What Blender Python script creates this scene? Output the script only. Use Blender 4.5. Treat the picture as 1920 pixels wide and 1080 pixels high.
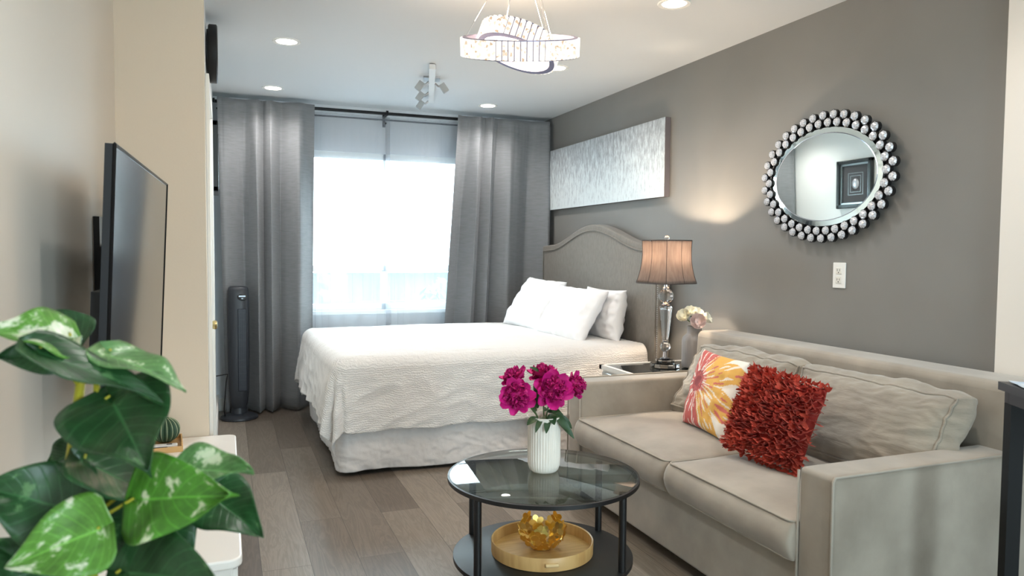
import bpy, bmesh, math, random
from mathutils import Vector, Matrix, noise
for o in list(bpy.data.objects): bpy.data.objects.remove(o)
S = bpy.context.scene
COL = S.collection
PI = math.pi
R = math.radians
V = Vector

# ------------------------------------------------------------------ camera
YAW, PITCH, ROLL, FPX = 0.36905, 0.05003, 0.007447, 1385.0
fw = V((math.sin(YAW)*math.cos(PITCH), math.cos(YAW)*math.cos(PITCH), -math.sin(PITCH)))
rt = V((math.cos(YAW), -math.sin(YAW), 0)); up = rt.cross(fw)
r2 = rt*math.cos(ROLL) + up*math.sin(ROLL); u2 = -rt*math.sin(ROLL) + up*math.cos(ROLL)
cd = bpy.data.cameras.new('camera'); cam = bpy.data.objects.new('camera', cd); COL.objects.link(cam)
M = Matrix(((r2.x, u2.x, -fw.x), (r2.y, u2.y, -fw.y), (r2.z, u2.z, -fw.z))).to_4x4()
cam.matrix_world = Matrix.Translation((0, 0, 1.27)) @ M
cd.sensor_width = 36; cd.lens = 36*FPX/1920; cd.clip_start = 0.02
cd.dof.use_dof = True; cd.dof.focus_distance = 3.6; cd.dof.aperture_fstop = 5.0
S.camera = cam
# ------------------------------------------------------------------ world, light, exposure
S.view_settings.view_transform = 'Standard'; S.view_settings.look = 'None'
S.view_settings.gamma = 1; S.view_settings.use_curve_mapping = False
S.view_settings.exposure = 0.90
W = bpy.data.worlds.new('world'); S.world = W; W.use_nodes = True
bg = W.node_tree.nodes['Background']; bg.inputs[0].default_value = (0.84, 0.92, 1.0, 1); bg.inputs[1].default_value = 12.0

def add_light(name, kind, loc, energy, color=(1, 1, 1), size=.1, size_y=None, aim=None, spot=None, blend=.6):
    l = bpy.data.lights.new(name, kind); l.energy = energy; l.color = color
    if kind == 'AREA':
        l.size = size
        if size_y: l.shape = 'RECTANGLE'; l.size_y = size_y
    else: l.shadow_soft_size = size
    if spot: l.spot_size = spot; l.spot_blend = blend
    o = bpy.data.objects.new(name, l); COL.objects.link(o); o.location = loc
    if aim is not None: o.rotation_euler = V(aim).to_track_quat('-Z', 'Y').to_euler()
    return o
# sky portals in the two window openings (they only guide the daylight sampling)
p = add_light('window_portal', 'AREA', (1.25, 6.33, 1.42), 1, size=1.5, size_y=1.4, aim=(0, -1, 0)); p.data.cycles.is_portal = True
p = add_light('window_portal', 'AREA', (1.65, -2.72, 1.3), 1, size=1.6, size_y=2.1, aim=(0, 1, 0)); p.data.cycles.is_portal = True

# ------------------------------------------------------------------ materials
def lin(c): return tuple((x/255/12.92 if x/255 <= .04045 else ((x/255+.055)/1.055)**2.4) for x in c)
def nd(t, k, **kw):
    n = t.nodes.new(k)
    for a, b in kw.items(): setattr(n, a, b)
    return n
def mat(name, rgb, rough=.6, metal=0, var=None, vscale=5, bump=0, bscale=80, bdist=.002, spec=.5, sheen=0, coat=0, emit=None, estr=0, vstretch=(1, 1, 1), bstretch=(1, 1, 1), detail=3, btype='noise'):
    m = bpy.data.materials.new(name); m.use_nodes = True; t = m.node_tree
    b = t.nodes['Principled BSDF']; c = lin(rgb)
    b.inputs['Base Color'].default_value = (*c, 1); b.inputs['Roughness'].default_value = rough; b.inputs['Metallic'].default_value = metal
    b.inputs['Specular IOR Level'].default_value = spec; b.inputs['Sheen Weight'].default_value = sheen; b.inputs['Coat Weight'].default_value = coat
    if emit: b.inputs['Emission Color'].default_value = (*lin(emit), 1); b.inputs['Emission Strength'].default_value = estr
    tc = nd(t, 'ShaderNodeTexCoord')
    if var:
        mp = nd(t, 'ShaderNodeMapping'); mp.inputs['Scale'].default_value = vstretch; t.links.new(tc.outputs['Object'], mp.inputs[0])
        n = nd(t, 'ShaderNodeTexNoise'); n.inputs['Scale'].default_value = vscale; n.inputs['Detail'].default_value = detail; t.links.new(mp.outputs[0], n.inputs[0])
        r = nd(t, 'ShaderNodeValToRGB'); r.color_ramp.elements[0].color = (*lin(var), 1); r.color_ramp.elements[1].color = (*c, 1)
        r.color_ramp.elements[0].position = .3; r.color_ramp.elements[1].position = .65
        t.links.new(n.outputs['Fac'], r.inputs[0]); t.links.new(r.outputs[0], b.inputs['Base Color'])
    if bump:
        mp = nd(t, 'ShaderNodeMapping'); mp.inputs['Scale'].default_value = bstretch; t.links.new(tc.outputs['Object'], mp.inputs[0])
        if btype == 'noise':
            n = nd(t, 'ShaderNodeTexNoise'); n.inputs['Scale'].default_value = bscale; n.inputs['Detail'].default_value = 4; o_ = n.outputs['Fac']
        else:
            n = nd(t, 'ShaderNodeTexWave'); n.inputs['Scale'].default_value = bscale; n.inputs['Distortion'].default_value = 3; n.inputs['Detail Scale'].default_value = 2; o_ = n.outputs['Fac']
        t.links.new(mp.outputs[0], n.inputs[0])
        bp = nd(t, 'ShaderNodeBump'); bp.inputs['Strength'].default_value = bump; bp.inputs['Distance'].default_value = bdist
        t.links.new(o_, bp.inputs['Height']); t.links.new(bp.outputs[0], b.inputs['Normal'])
    return m
def glass_thin(name, tint=(225, 235, 232), refl=1.0, rough=0.0):
    m = bpy.data.materials.new(name); m.use_nodes = True; t = m.node_tree; t.nodes.clear()
    o = nd(t, 'ShaderNodeOutputMaterial'); mx = nd(t, 'ShaderNodeMixShader'); tr = nd(t, 'ShaderNodeBsdfTransparent'); gl = nd(t, 'ShaderNodeBsdfGlossy')
    fr = nd(t, 'ShaderNodeFresnel'); ge = nd(t, 'ShaderNodeNewGeometry'); pw = nd(t, 'ShaderNodeMath', operation='MULTIPLY_ADD'); pw.inputs[1].default_value = 1/1.5-1.5; pw.inputs[2].default_value = 1.5; t.links.new(ge.outputs['Backfacing'], pw.inputs[0]); t.links.new(pw.outputs[0], fr.inputs[0]); ml = nd(t, 'ShaderNodeMath', operation='MULTIPLY'); ml.inputs[1].default_value = refl
    tr.inputs[0].default_value = (*lin(tint), 1); gl.inputs['Roughness'].default_value = rough
    t.links.new(fr.outputs[0], ml.inputs[0]); t.links.new(ml.outputs[0], mx.inputs[0]); t.links.new(tr.outputs[0], mx.inputs[1]); t.links.new(gl.outputs[0], mx.inputs[2]); t.links.new(mx.outputs[0], o.inputs[0])
    return m
def cloth_sheer(name, rgb, dens):
    m = bpy.data.materials.new(name); m.use_nodes = True; t = m.node_tree; t.nodes.clear()
    o = nd(t, 'ShaderNodeOutputMaterial'); mx = nd(t, 'ShaderNodeMixShader'); tr = nd(t, 'ShaderNodeBsdfTransparent'); m2 = nd(t, 'ShaderNodeMixShader')
    d = nd(t, 'ShaderNodeBsdfDiffuse'); tl = nd(t, 'ShaderNodeBsdfTranslucent')
    d.inputs[0].default_value = (*lin(rgb), 1); tl.inputs[0].default_value = (*lin(rgb), 1)
    m2.inputs[0].default_value = .5; mx.inputs[0].default_value = dens
    t.links.new(d.outputs[0], m2.inputs[1]); t.links.new(tl.outputs[0], m2.inputs[2])
    t.links.new(tr.outputs[0], mx.inputs[1]); t.links.new(m2.outputs[0], mx.inputs[2]); t.links.new(mx.outputs[0], o.inputs[0])
    return m
def vcol_mat(name, rough=.8, bump=0, bscale=200):
    m = mat(name, (255, 255, 255), rough, bump=bump, bscale=bscale)
    a = nd(m.node_tree, 'ShaderNodeVertexColor', layer_name='Col')
    m.node_tree.links.new(a.outputs[0], m.node_tree.nodes['Principled BSDF'].inputs['Base Color'])
    return m

# ------------------------------------------------------------------ mesh helpers
KEEP = [False]
def new(): return bmesh.new()
def link(name, bm, m, parent=None, smooth=False, mods=(), label=None, cat=None, group=None, kind=None, loc=None):
    if not KEEP[0]: bmesh.ops.recalc_face_normals(bm, faces=bm.faces)
    KEEP[0] = False
    me = bpy.data.meshes.new(name); bm.to_mesh(me); bm.free()
    o = bpy.data.objects.new(name, me); COL.objects.link(o)
    for mm in (m if isinstance(m, (list, tuple)) else [m]): me.materials.append(mm)
    if smooth is True:
        for f in me.polygons: f.use_smooth = True
    elif smooth:
        for f in me.polygons: f.use_smooth = True
        me.set_sharp_from_angle(angle=R(smooth))
    for k, a in mods:
        md = o.modifiers.new(k.lower(), k)
        for x, y in a.items(): setattr(md, x, y)
    if parent: o.parent = parent
    if label: o['label'] = label
    if cat: o['category'] = cat
    if group: o['group'] = group
    if kind: o['kind'] = kind
    return o
def thing(name, label, cat, loc=(0, 0, 0), rz=0, group=None):
    o = bpy.data.objects.new(name, None); COL.objects.link(o); o.location = loc; o.rotation_euler = (0, 0, rz); o.empty_display_size = .05
    o['label'] = label; o['category'] = cat
    if group: o['group'] = group
    return o
def box(bm, x0, x1, y0, y1, z0, z1, mi=0, bev=0, seg=2):
    r = bmesh.ops.create_cube(bm, size=1); vs = r['verts']
    for v in vs: v.co = V(((x0+x1)/2+v.co.x*(x1-x0), (y0+y1)/2+v.co.y*(y1-y0), (z0+z1)/2+v.co.z*(z1-z0)))
    fs = set(f for v in vs for f in v.link_faces)
    for f in fs: f.material_index = mi
    if bev:
        es = list(set(e for v in vs for e in v.link_edges))
        bmesh.ops.bevel(bm, geom=es, offset=bev, segments=seg, affect='EDGES', profile=.5)
    return vs
def lathe(bm, prof, n=32, c=(0, 0, 0), mi=0, rib=0, nrib=0, caps=True, T=None, z_lo=None, z_hi=None):
    rings = []
    for (r, z) in prof:
        ring = []
        for i in range(n):
            a = 2*PI*i/n; rr = r
            if rib and (z_lo is None or z_lo <= z <= z_hi): rr = r*(1+rib*abs(math.sin(a*nrib/2))-rib*.5)
            q = V((c[0]+rr*math.cos(a), c[1]+rr*math.sin(a), c[2]+z))
            if T: q = T @ q
            ring.append(bm.verts.new(q))
        rings.append(ring)
    for a, b in zip(rings, rings[1:]):
        for i in range(n):
            f = bm.faces.new((a[i], a[(i+1) % n], b[(i+1) % n], b[i])); f.material_index = mi
    if caps:
        for rg in (rings[0][::-1], rings[-1]):
            f = bm.faces.new(rg); f.material_index = mi
    return rings
def tube(bm, pts, rad, n=8, mi=0, closed=False, sq=1.0):
    pts = [V(p) for p in pts]; L = len(pts)
    rads = rad if isinstance(rad, (list, tuple)) else [rad]*L
    rings = []; prev = None
    for i, p in enumerate(pts):
        if closed: d = pts[(i+1) % L]-pts[i-1]
        else: d = pts[min(i+1, L-1)]-pts[max(i-1, 0)]
        d.normalize()
        if prev is None:
            a = V((0, 0, 1)) if abs(d.z) < .9 else V((1, 0, 0)); prev = a
        x = prev-d*prev.dot(d); x.normalize(); prev = x; y = d.cross(x)
        rings.append([bm.verts.new(p+(x*math.cos(2*PI*k/n)*sq+y*math.sin(2*PI*k/n))*rads[i]) for k in range(n)])
    rng = range(L) if closed else range(L-1)
    for i in rng:
        a, b = rings[i], rings[(i+1) % L]
        for k in range(n):
            f = bm.faces.new((a[k], a[(k+1) % n], b[(k+1) % n], b[k])); f.material_index = mi
    if not closed:
        for rg in (rings[0][::-1], rings[-1]): bm.faces.new(rg).material_index = mi
def bar(bm, a, b, w, h, mi=0):
    a, b = V(a), V(b); d = (b-a).normalized(); u = V((0, 0, 1)) if abs(d.z) < .95 else V((1, 0, 0))
    x = d.cross(u).normalized(); y = x.cross(d); vs = []
    for q in (a, b):
        for s, t in ((-1, -1), (1, -1), (1, 1), (-1, 1)): vs.append(bm.verts.new(q+x*s*w/2+y*t*h/2))
    for f in ((3, 2, 1, 0), (4, 5, 6, 7), (0, 1, 5, 4), (1, 2, 6, 5), (2, 3, 7, 6), (3, 0, 4, 7)): bm.faces.new([vs[i] for i in f]).material_index = mi
def grid(bm, nx, ny, fn, mi=0, wrapx=False):
    g = [[bm.verts.new(fn(i/(nx if wrapx else nx), j/ny)) for j in range(ny+1)] for i in range(nx if wrapx else nx+1)]
    N = len(g)
    for i in range(nx):
        for j in range(ny):
            f = bm.faces.new((g[i][j], g[(i+1) % N][j], g[(i+1) % N][j+1], g[i][j+1])); f.material_index = mi
    return g
def prism(bm, poly, axis, a, b, mi=0):
    """extrude a 2-D outline along an axis between a and b"""
    def P(u, v, w): return {'x': V((w, u, v)), 'y': V((u, w, v)), 'z': V((u, v, w))}[axis]
    A = [bm.verts.new(P(u, v, a)) for u, v in poly]; B = [bm.verts.new(P(u, v, b)) for u, v in poly]; n = len(poly)
    bm.faces.new(A[::-1]).material_index = mi; bm.faces.new(B).material_index = mi
    for i in range(n): bm.faces.new((A[i], A[(i+1) % n], B[(i+1) % n], B[i])).material_index = mi
def NZ(x, y, z, s=1): return noise.noise(V((x*s, y*s, z*s)))
def RN(x, y, z, s=1): return 1-2*abs(noise.noise(V((x*s, y*s, z*s))))

# ------------------------------------------------------------------ palette
def wall_mat(name, rgb, var=None): return mat(name, rgb, .55, bump=.12, bscale=90, bdist=.002, var=var, vscale=2.2, spec=.3)
m_grey = wall_mat('grey_wall_paint', (138, 136, 133), (133, 131, 128))
m_white = wall_mat('white_wall_paint', (238, 238, 236))
m_beige = wall_mat('beige_wall_paint', (226, 209, 188))
m_ceil = wall_mat('ceiling_paint', (216, 219, 221))
m_trim = mat('white_trim_paint', (238, 236, 230), .35)
m_curt = mat('grey_curtain_cloth', (130, 131, 134), .85, bump=.35, bscale=30, bdist=.002, bstretch=(1, 1, 14), var=(120, 122, 124), vscale=12, vstretch=(1, 1, 10), sheen=.2)
m_sheer = cloth_sheer('sheer_cloth', (208, 214, 222), .22)
m_black = mat('black_metal', (17, 17, 19), .42)
m_rod = mat('rod_black', (20, 20, 22), .35, .5)
m_bed = mat('white_coverlet_cloth', (230, 227, 224), .9, bump=.55, bscale=40, bdist=.005, btype='wave', sheen=.15)
for n_ in m_bed.node_tree.nodes:
    if n_.bl_idname == 'ShaderNodeMapping': n_.inputs['Rotation'].default_value = (PI/4, 0, 0)
    if n_.bl_idname == 'ShaderNodeTexWave': n_.bands_direction = 'Y'; n_.inputs['Distortion'].default_value = 9; n_.inputs['Detail Scale'].default_value = .9; n_.inputs['Detail'].default_value = 4; n_.inputs['Detail Roughness'].default_value = .65
m_skirt = mat('white_skirt_cotton', (222, 219, 218), .9, bump=.6, bscale=14, bdist=.012)
m_pillow = mat('white_pillow_cotton', (240, 239, 240), .9, bump=.15, bscale=14, bdist=.006)
m_head = mat('grey_linen_upholstery', (132, 126, 118), .85, bump=.3, bscale=120, bdist=.001, var=(120, 114, 107), vscale=30, vstretch=(1, 3, 1), sheen=.2)
m_sofa = mat('taupe_velvet', (168, 158, 144), .75, var=(142, 132, 119), vscale=4.5, sheen=.45, bump=.35, bscale=10, bdist=.008, bstretch=(1, .6, 1), detail=5)
m_sofa2 = mat('taupe_velvet_loose', (160, 152, 138), .75, var=(136, 128, 117), vscale=6, sheen=.45, bump=.7, bscale=12, bdist=.014, bstretch=(1, .45, 2), detail=5)
m_pipe = mat('taupe_piping', (168, 160, 148), .8)
m_wood = mat('light_bamboo', (214, 172, 112), .4, var=(196, 150, 92), vscale=6, vstretch=(1, 12, 1))
m_gold = mat('gold_metal', (236, 196, 112), .28, 1.0)
m_chrome = mat('chrome', (215, 215, 220), .12, 1.0)
m_nickel = mat('brushed_nickel', (190, 190, 192), .35, .9)
m_crystal = bpy.data.materials.new('clear_crystal'); m_crystal.use_nodes = True
b_ = m_crystal.node_tree.nodes['Principled BSDF']; b_.inputs['Transmission Weight'].default_value = 1; b_.inputs['Roughness'].default_value = .02; b_.inputs['IOR'].default_value = 1.5
m_dark = mat('dark_plastic', (24, 26, 32), .5)
m_tvscreen = mat('tv_screen', (14, 15, 18), .1, spec=.8)
m_lacq = mat('white_lacquer', (240, 236, 230), .3)
m_glass = glass_thin('table_glass', (206, 218, 216), 1.0)
m_pane = glass_thin('window_glass', (235, 243, 243), .8)

# ------------------------------------------------------------------ room shell
XL, XH, XR, YC, YW, YB, H = -.45, -.085, 2.69, 3.7, 6.18, -2.6, 2.44
def struct(name, bm, m, parent=None, smooth=False): return link(name, bm, m, parent, smooth, kind='structure' if not parent else None)
# floor with planks
def floor_mat():
    m = mat('grey_oak_planks', (130, 120, 110), .38, spec=.4); t = m.node_tree; b = t.nodes['Principled BSDF']; L = t.links
    tc = nd(t, 'ShaderNodeTexCoord'); mp = nd(t, 'ShaderNodeMapping'); mp.inputs['Rotation'].default_value = (0, 0, PI/2); mp.inputs['Location'].default_value = (0.31, 0.073, 0)
    L.new(tc.outputs['Object'], mp.inputs[0])
    br = nd(t, 'ShaderNodeTexBrick'); br.offset = .37; br.offset_frequency = 2
    for k, v in (('Scale', 1.0), ('Mortar Size', .0012), ('Mortar Smooth', .3), ('Bias', 0), ('Brick Width', 1.35), ('Row Height', .19)): br.inputs[k].default_value = v
    br.inputs['Color1'].default_value = (0, 0, 0, 1); br.inputs['Color2'].default_value = (1, 1, 1, 1); br.inputs['Mortar'].default_value = (.5, .5, .5, 1)
    L.new(mp.outputs[0], br.inputs[0])
    rp = nd(t, 'ShaderNodeValToRGB'); e = rp.color_ramp.elements; e[0].color = (*lin((104, 93, 83)), 1); e[1].color = (*lin((140, 129, 117)), 1)
    L.new(br.outputs['Color'], rp.inputs[0])
    # grain: stretched noise shifted per plank
    off = nd(t, 'ShaderNodeVectorMath', operation='MULTIPLY_ADD'); off.inputs[1].default_value = (7, 3, 5); L.new(br.outputs['Color'], off.inputs[0])
    m2 = nd(t, 'ShaderNodeMapping'); m2.inputs['Scale'].default_value = (9, .9, 1); L.new(tc.outputs['Object'], m2.inputs[0]); L.new(m2.outputs[0], off.inputs[2])
    n = nd(t, 'ShaderNodeTexNoise'); n.inputs['Scale'].default_value = 1.6; n.inputs['Detail'].default_value = 8; n.inputs['Roughness'].default_value = .6; n.inputs['Distortion'].default_value = 1.2; L.new(off.outputs[0], n.inputs[0])
    wv = nd(t, 'ShaderNodeMath', operation='PINGPONG'); wv.inputs[1].default_value = .06; L.new(n.outputs['Fac'], wv.inputs[0])
    mr = nd(t, 'ShaderNodeMapRange'); mr.inputs[1].default_value = 0; mr.inputs[2].default_value = .06; mr.inputs[3].default_value = .80; mr.inputs[4].default_value = 1.08; L.new(wv.outputs[0], mr.inputs[0])
    mx = nd(t, 'ShaderNodeMix', data_type='RGBA', blend_type='MULTIPLY'); mx.inputs[0].default_value = 1; L.new(rp.outputs[0], mx.inputs[6]); L.new(mr.outputs[0], mx.inputs[7])
    m3 = nd(t, 'ShaderNodeMix', data_type='RGBA'); L.new(br.outputs['Fac'], m3.inputs[0]); L.new(mx.outputs[2], m3.inputs[6]); m3.inputs[7].default_value = (*lin((66, 59, 53)), 1)
    L.new(m3.outputs[2], b.inputs['Base Color'])
    bp = nd(t, 'ShaderNodeBump'); bp.inputs['Strength'].default_value = .25; bp.inputs['Distance'].default_value = .002; bp.invert = True; L.new(br.outputs['Fac'], bp.inputs['Height']); L.new(bp.outputs[0], b.inputs['Normal'])
    return m
b = new(); box(b, XL-.3, XR+.3, YB-.2, YW+.2, -.1, 0); struct('floor', b, floor_mat())
b = new(); box(b, XL-.3, XR+.3, YB-.2, YW+.2, H, H+.1); struct('ceiling', b, m_ceil)
b = new(); box(b, XR, XR+.15, YB-.15, YW+.2, 0, H); struct('wall_right', b, m_grey)
WX0, WX1, WZ0, WZ1 = .5, 2.0, .77, 2.07
b = new(); box(b, XH-.3, WX0, YW, YW+.15, 0, H); box(b, WX1, XR+.15, YW, YW+.15, 0, H); box(b, WX0, WX1, YW, YW+.15, 0, WZ0); box(b, WX0, WX1, YW, YW+.15, WZ1, H)
struct('wall_far', b, wall_mat('pale_grey_wall_paint', (228, 231, 234)))
b = new(); box(b, XL-.15, XL, YB-.15, YC, 0, H); struct('wall_left', b, wall_mat('warm_white_wall_paint', (224, 217, 206)))
b = new(); box(b, XL-.15, XH, YC, YC+.12, 0, H); struct('wall_column', b, m_beige)
DY0, DY1 = 3.90, 4.72
b = new(); box(b, XH-.12, XH, YC+.12, DY0, 0, H); box(b, XH-.12, XH, DY1, YW, 0, H); box(b, XH-.12, XH, DY0, DY1, 2.03, H); struct('wall_hall', b, m_white)
BX0, BX1 = .9, 2.4
b = new(); box(b, XL-.15, BX0, YB-.15, YB, 0, H); box(b, BX1, XR+.15, YB-.15, YB, 0, H); box(b, BX0, BX1, YB-.15, YB, 2.3, H); box(b, BX0, BX1, YB-.15, YB, 0, .2)
struct('wall_back', b, m_white)
b = new()
for x in (BX0, (BX0+BX1)/2-.03, BX1-.06): box(b, x, x+.06, YB-.1, YB-.05, .2, 2.3)
for z in (.2, 2.24): box(b, BX0, BX1, YB-.1, YB-.05, z, z+.06)
w2 = struct('window_2', b, m_trim)
b = new(); box(b, BX0, BX1, YB-.078, YB-.074, .2, 2.3); link('pane', b, m_pane, w2)
# baseboards
b = new(); box(b, XR-.015, XR, 1.9, YW, 0, .1, bev=.004); struct('baseboard_right', b, m_trim)
b = new(); box(b, XH, XR, YW-.015, YW, 0, .1, bev=.004); struct('baseboard_far', b, m_trim)
b = new(); box(b, XH, XH+.018, DY1+.08, YW, 0, .13, bev=.004); struct('baseboard_hall', b, m_trim)
b = new(); box(b, XL, XL+.015, YB, YC, 0, .1, bev=.004); box(b, XL, XH, YC-.015, YC, 0, .1); struct('baseboard_left', b, m_trim)
# door and casings
b = new()
box(b, XH-.05, XH-.012, DY0, DY1, 0, 2.03)
for z0, z1 in ((.2, .9), (1.0, 1.9)): box(b, XH-.013, XH-.006, DY0+.12, DY1-.12, z0, z1, bev=.004)
d = struct('door_1', b, m_trim)
b = new(); T_ = Matrix.Translation((XH-.012, DY0+.07, .89)) @ Matrix.Scale(.8, 4) @ Matrix.Rotation(PI/2, 4, 'Y')
lathe(b, [(.028, 0), (.03, .006), (.012, .01), (.011, .03), (.024, .036), (.029, .05), (.024, .062), (.005, .066)], 24, T=T_); kb = link('door_knob', b, mat('brass', (206, 190, 140), .3, 1), d, 40); kb['label'] = 'brass knob'
b = new(); box(b, XH, XH+.018, DY0-.075, DY0, 0, 2.1, bev=.004); box(b, XH, XH+.018, DY1, DY1+.075, 0, 2.1, bev=.004); box(b, XH, XH+.018, DY0, DY1, 2.03, 2.1, bev=.004); struct('trim_1', b, m_trim)
b = new(); box(b, XR-.03, XR, 1.72, 1.9, 0, H, bev=.004); box(b, XR-.04, XR, 1.3, 1.72, 0, H, bev=.003); struct('trim_2', b, mat('cream_trim_paint', (240, 234, 226), .4))
# window
b = new(); y0, y1 = YW+.02, YW+.08
box(b, WX0, WX0+.05, y0, y1, WZ0, WZ1); box(b, WX1-.05, WX1, y0, y1, WZ0, WZ1); box(b, WX0, WX1, y0, y1, WZ1-.05, WZ1); box(b, WX0, WX1, y0, y1, WZ0, WZ0+.05)
box(b, WX0, WX1, y0, y1, 1.09, 1.14); box(b, 1.22, 1.27, y0, y1, WZ0, 1.1); box(b, 1.235, 1.255, y0, y1, 1.1, WZ1)
w1 = struct('window_1', b, m_trim)
b = new(); box(b, WX0, WX1, YW+.05, YW+.054, WZ0, WZ1); link('pane', b, m_pane, w1)
b = new(); box(b, WX0-.04, WX1+.04, YW-.035, YW+.02, WZ0-.035, WZ0, bev=.004); link('window_sill', b, m_trim, w1)

# outside: ground and fence colours darkened in place of porch shade
b = new(); box(b, -8, 10, YW+.3, 22, -.4, -.3); link('ground', b, mat('darkened_patio_concrete', (58, 62, 74), .9, var=(40, 44, 54), vscale=2), kind='structure')
def bush(cx, cy, cz, r, sd, label):
    b = new(); random.seed(sd)
    for k in range(420):
        th = random.uniform(0, 2*PI); ph = math.acos(random.uniform(-.3, 1)); rr = r*random.uniform(.7, 1)
        p = V((cx+rr*math.sin(ph)*math.cos(th), cy+rr*math.sin(ph)*math.sin(th), cz+rr*math.cos(ph)*1.1))
        a = V((random.uniform(-1, 1), random.uniform(-1, 1), random.uniform(-1, 1))).normalized()*.09; c = a.orthogonal().normalized()*.05
        b.faces.new([b.verts.new(p-a), b.verts.new(p+c), b.verts.new(p+a), b.verts.new(p-c)])
    pass
    t = thing('shrub', label, 'shrub', (0, 0, 0)); link('foliage', b, m_leafout, t)
    b = new(); tube(b, [(cx, cy, -.3), (cx, cy, cz+r*.5)], .03); link('trunk', b, m_barkout, t)
m_leafout = mat('shrub_leaf', (44, 76, 66), .6); m_barkout = mat('shrub_bark', (110, 90, 75), .9)
bush(.35, 8.6, .35, .5, 1, 'pale washed out shrub beyond the left half of the window')
bush(2.7, 9.2, .3, .55, 2, 'pale washed out shrub beyond the right half of the window')
t = thing('garden_bench', 'faint slatted bench outside seen through the lower right window panel', 'bench', (1.9, 7.7, -.3))
m_bw = mat('bench_wood', (60, 46, 56), .7)
b = new()
for k in range(4): box(b, -.6, .6, -.2+k*.11, -.12+k*.11, .42, .45)
link('seat', b, m_bw, t)
b = new()
for k in range(9): box(b, -.58+k*.14, -.54+k*.14, .24, .27, .45, .95)
box(b, -.6, .6, .235, .275, .95, 1.02); link('backrest', b, m_bw, t)
for x in (-.55, .5):
    for y in (-.18, .2): b = new(); box(b, x, x+.05, y, y+.05, 0, .43); link('leg', b, m_bw, t)
b = new()
for k in range(60): box(b, -3+k*.15, -2.853+k*.15, 10.5, 10.53, -.3, .95)
link('fence', b, mat('fence_boards', (62, 68, 84), .8), label='board fence far outside beyond the window', cat='fence')

# ------------------------------------------------------------------ curtains
def curtain(name, x0, x1, y, ztop, zbot, folds, amp, mat_, label, cat, group, xb0=None, xb1=None, seed=0, parent=None, nx=260, nz=60, thick=.003, puddle=0.0):
    xb0 = x0 if xb0 is None else xb0; xb1 = x1 if xb1 is None else xb1
    b = new()
    def fn(u, v):
        z = ztop+(zbot-ztop)*v
        k = min(1, .25+v*2.2)
        a0 = x0+(xb0-x0)*v; a1 = x1+(xb1-x1)*v
        w = folds(u)
        xx = a0+(a1-a0)*(u+.012*math.sin(w*2)*k)
        d = math.sin(w)*amp*k*(1+.35*NZ(u*9, v*.6, seed))+.018*NZ(u*8, v*1.2, seed+3)*k+.003*NZ(u*30, v*2.5, seed+9)
        d += .006*(1-k)*math.sin(w*3.1)
        if v > .965: d -= puddle*(v-.965)/.035*(1+.8*NZ(u*11, 2, seed)); z += puddle*.1*NZ(u*20, 1, 5)
        return V((xx, y-d, z+.006*NZ(u*10, 0, 7)*v))
    grid(b, nx, nz, fn)
    return link(name, b, mat_, parent, True, mods=[('SOLIDIFY', dict(thickness=thick))], label=label, cat=cat, group=group)
def fold_L(u): return 2*PI*(2.0*u+1.5/(1+math.exp(-(u-.47)*16)))+.8+.5*math.sin(7*u)
def fold_R(u): return 2*PI*(2.4*u+1.6/(1+math.exp(-(u-.33)*15)))+2.2+.6*math.sin(6*u)
c1 = curtain('curtain', -.055, .655, 5.99, 2.40, .012, fold_L, .078, m_curt, 'grey curtain panel hanging left of the window behind the tower fan', 'curtain', 'grey curtain panels', xb0=-.02, xb1=.62, seed=1, puddle=.05)
c2 = curtain('curtain', 1.82, 2.655, 5.99, 2.40, .012, fold_R, .072, m_curt, 'grey curtain panel hanging right of the window near the headboard', 'curtain', 'grey curtain panels', xb0=1.66, xb1=2.64, seed=5, puddle=.04)
curtain('sheer_curtain', .5, 1.27, 6.10, 2.362, .3, lambda u: 2*PI*7*u+2*math.sin(5*u), .016, m_sheer, 'left white sheer panel over the window', 'sheer curtain', 'sheer panels', seed=11, thick=.0005)
curtain('sheer_curtain', 1.235, 1.98, 6.115, 2.362, .3, lambda u: 2*PI*7*u+2*math.sin(4*u+1), .016, m_sheer, 'right white sheer panel over the window, overlapping at the middle', 'sheer curtain', 'sheer panels', seed=17, thick=.0005)
t = thing('curtain_rod', 'black double curtain rod mounted above the window', 'curtain rod')
b = new(); tube(b, [(-.07, 6.045, 2.38), (2.67, 6.045, 2.38)], .0125, 14); link('pole', b, m_rod, t, 40)
b = new(); tube(b, [(-.06, 6.145, 2.345), (2.66, 6.145, 2.345)], .007, 10); link('pole', b, m_rod, t, 40)
for x in (1.235, 2.6, .03):
    b = new(); box(b, x-.012, x+.012, YW-.006, YW, 2.29, 2.41); box(b, x-.007, x+.007, 6.03, YW, 2.366, 2.376); box(b, x-.007, x+.007, 6.10, YW, 2.306, 2.316); tube(b, [(x-.008, 6.04, 2.385), (x+.008, 6.04, 2.385)], .019, 14); link('bracket', b, m_rod, t)
for x, s in ((-.068, -1), (2.67, 1)):
    b = new(); T_ = Matrix.Translation((x, 6.04, 2.385)) @ Matrix.Rotation(s*PI/2, 4, 'Y'); lathe(b, [(.013, 0), (.018, .003), (.018, .012), (.012, .016)], 16, T=T_); link('finial', b, m_rod, t, 40)

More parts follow.
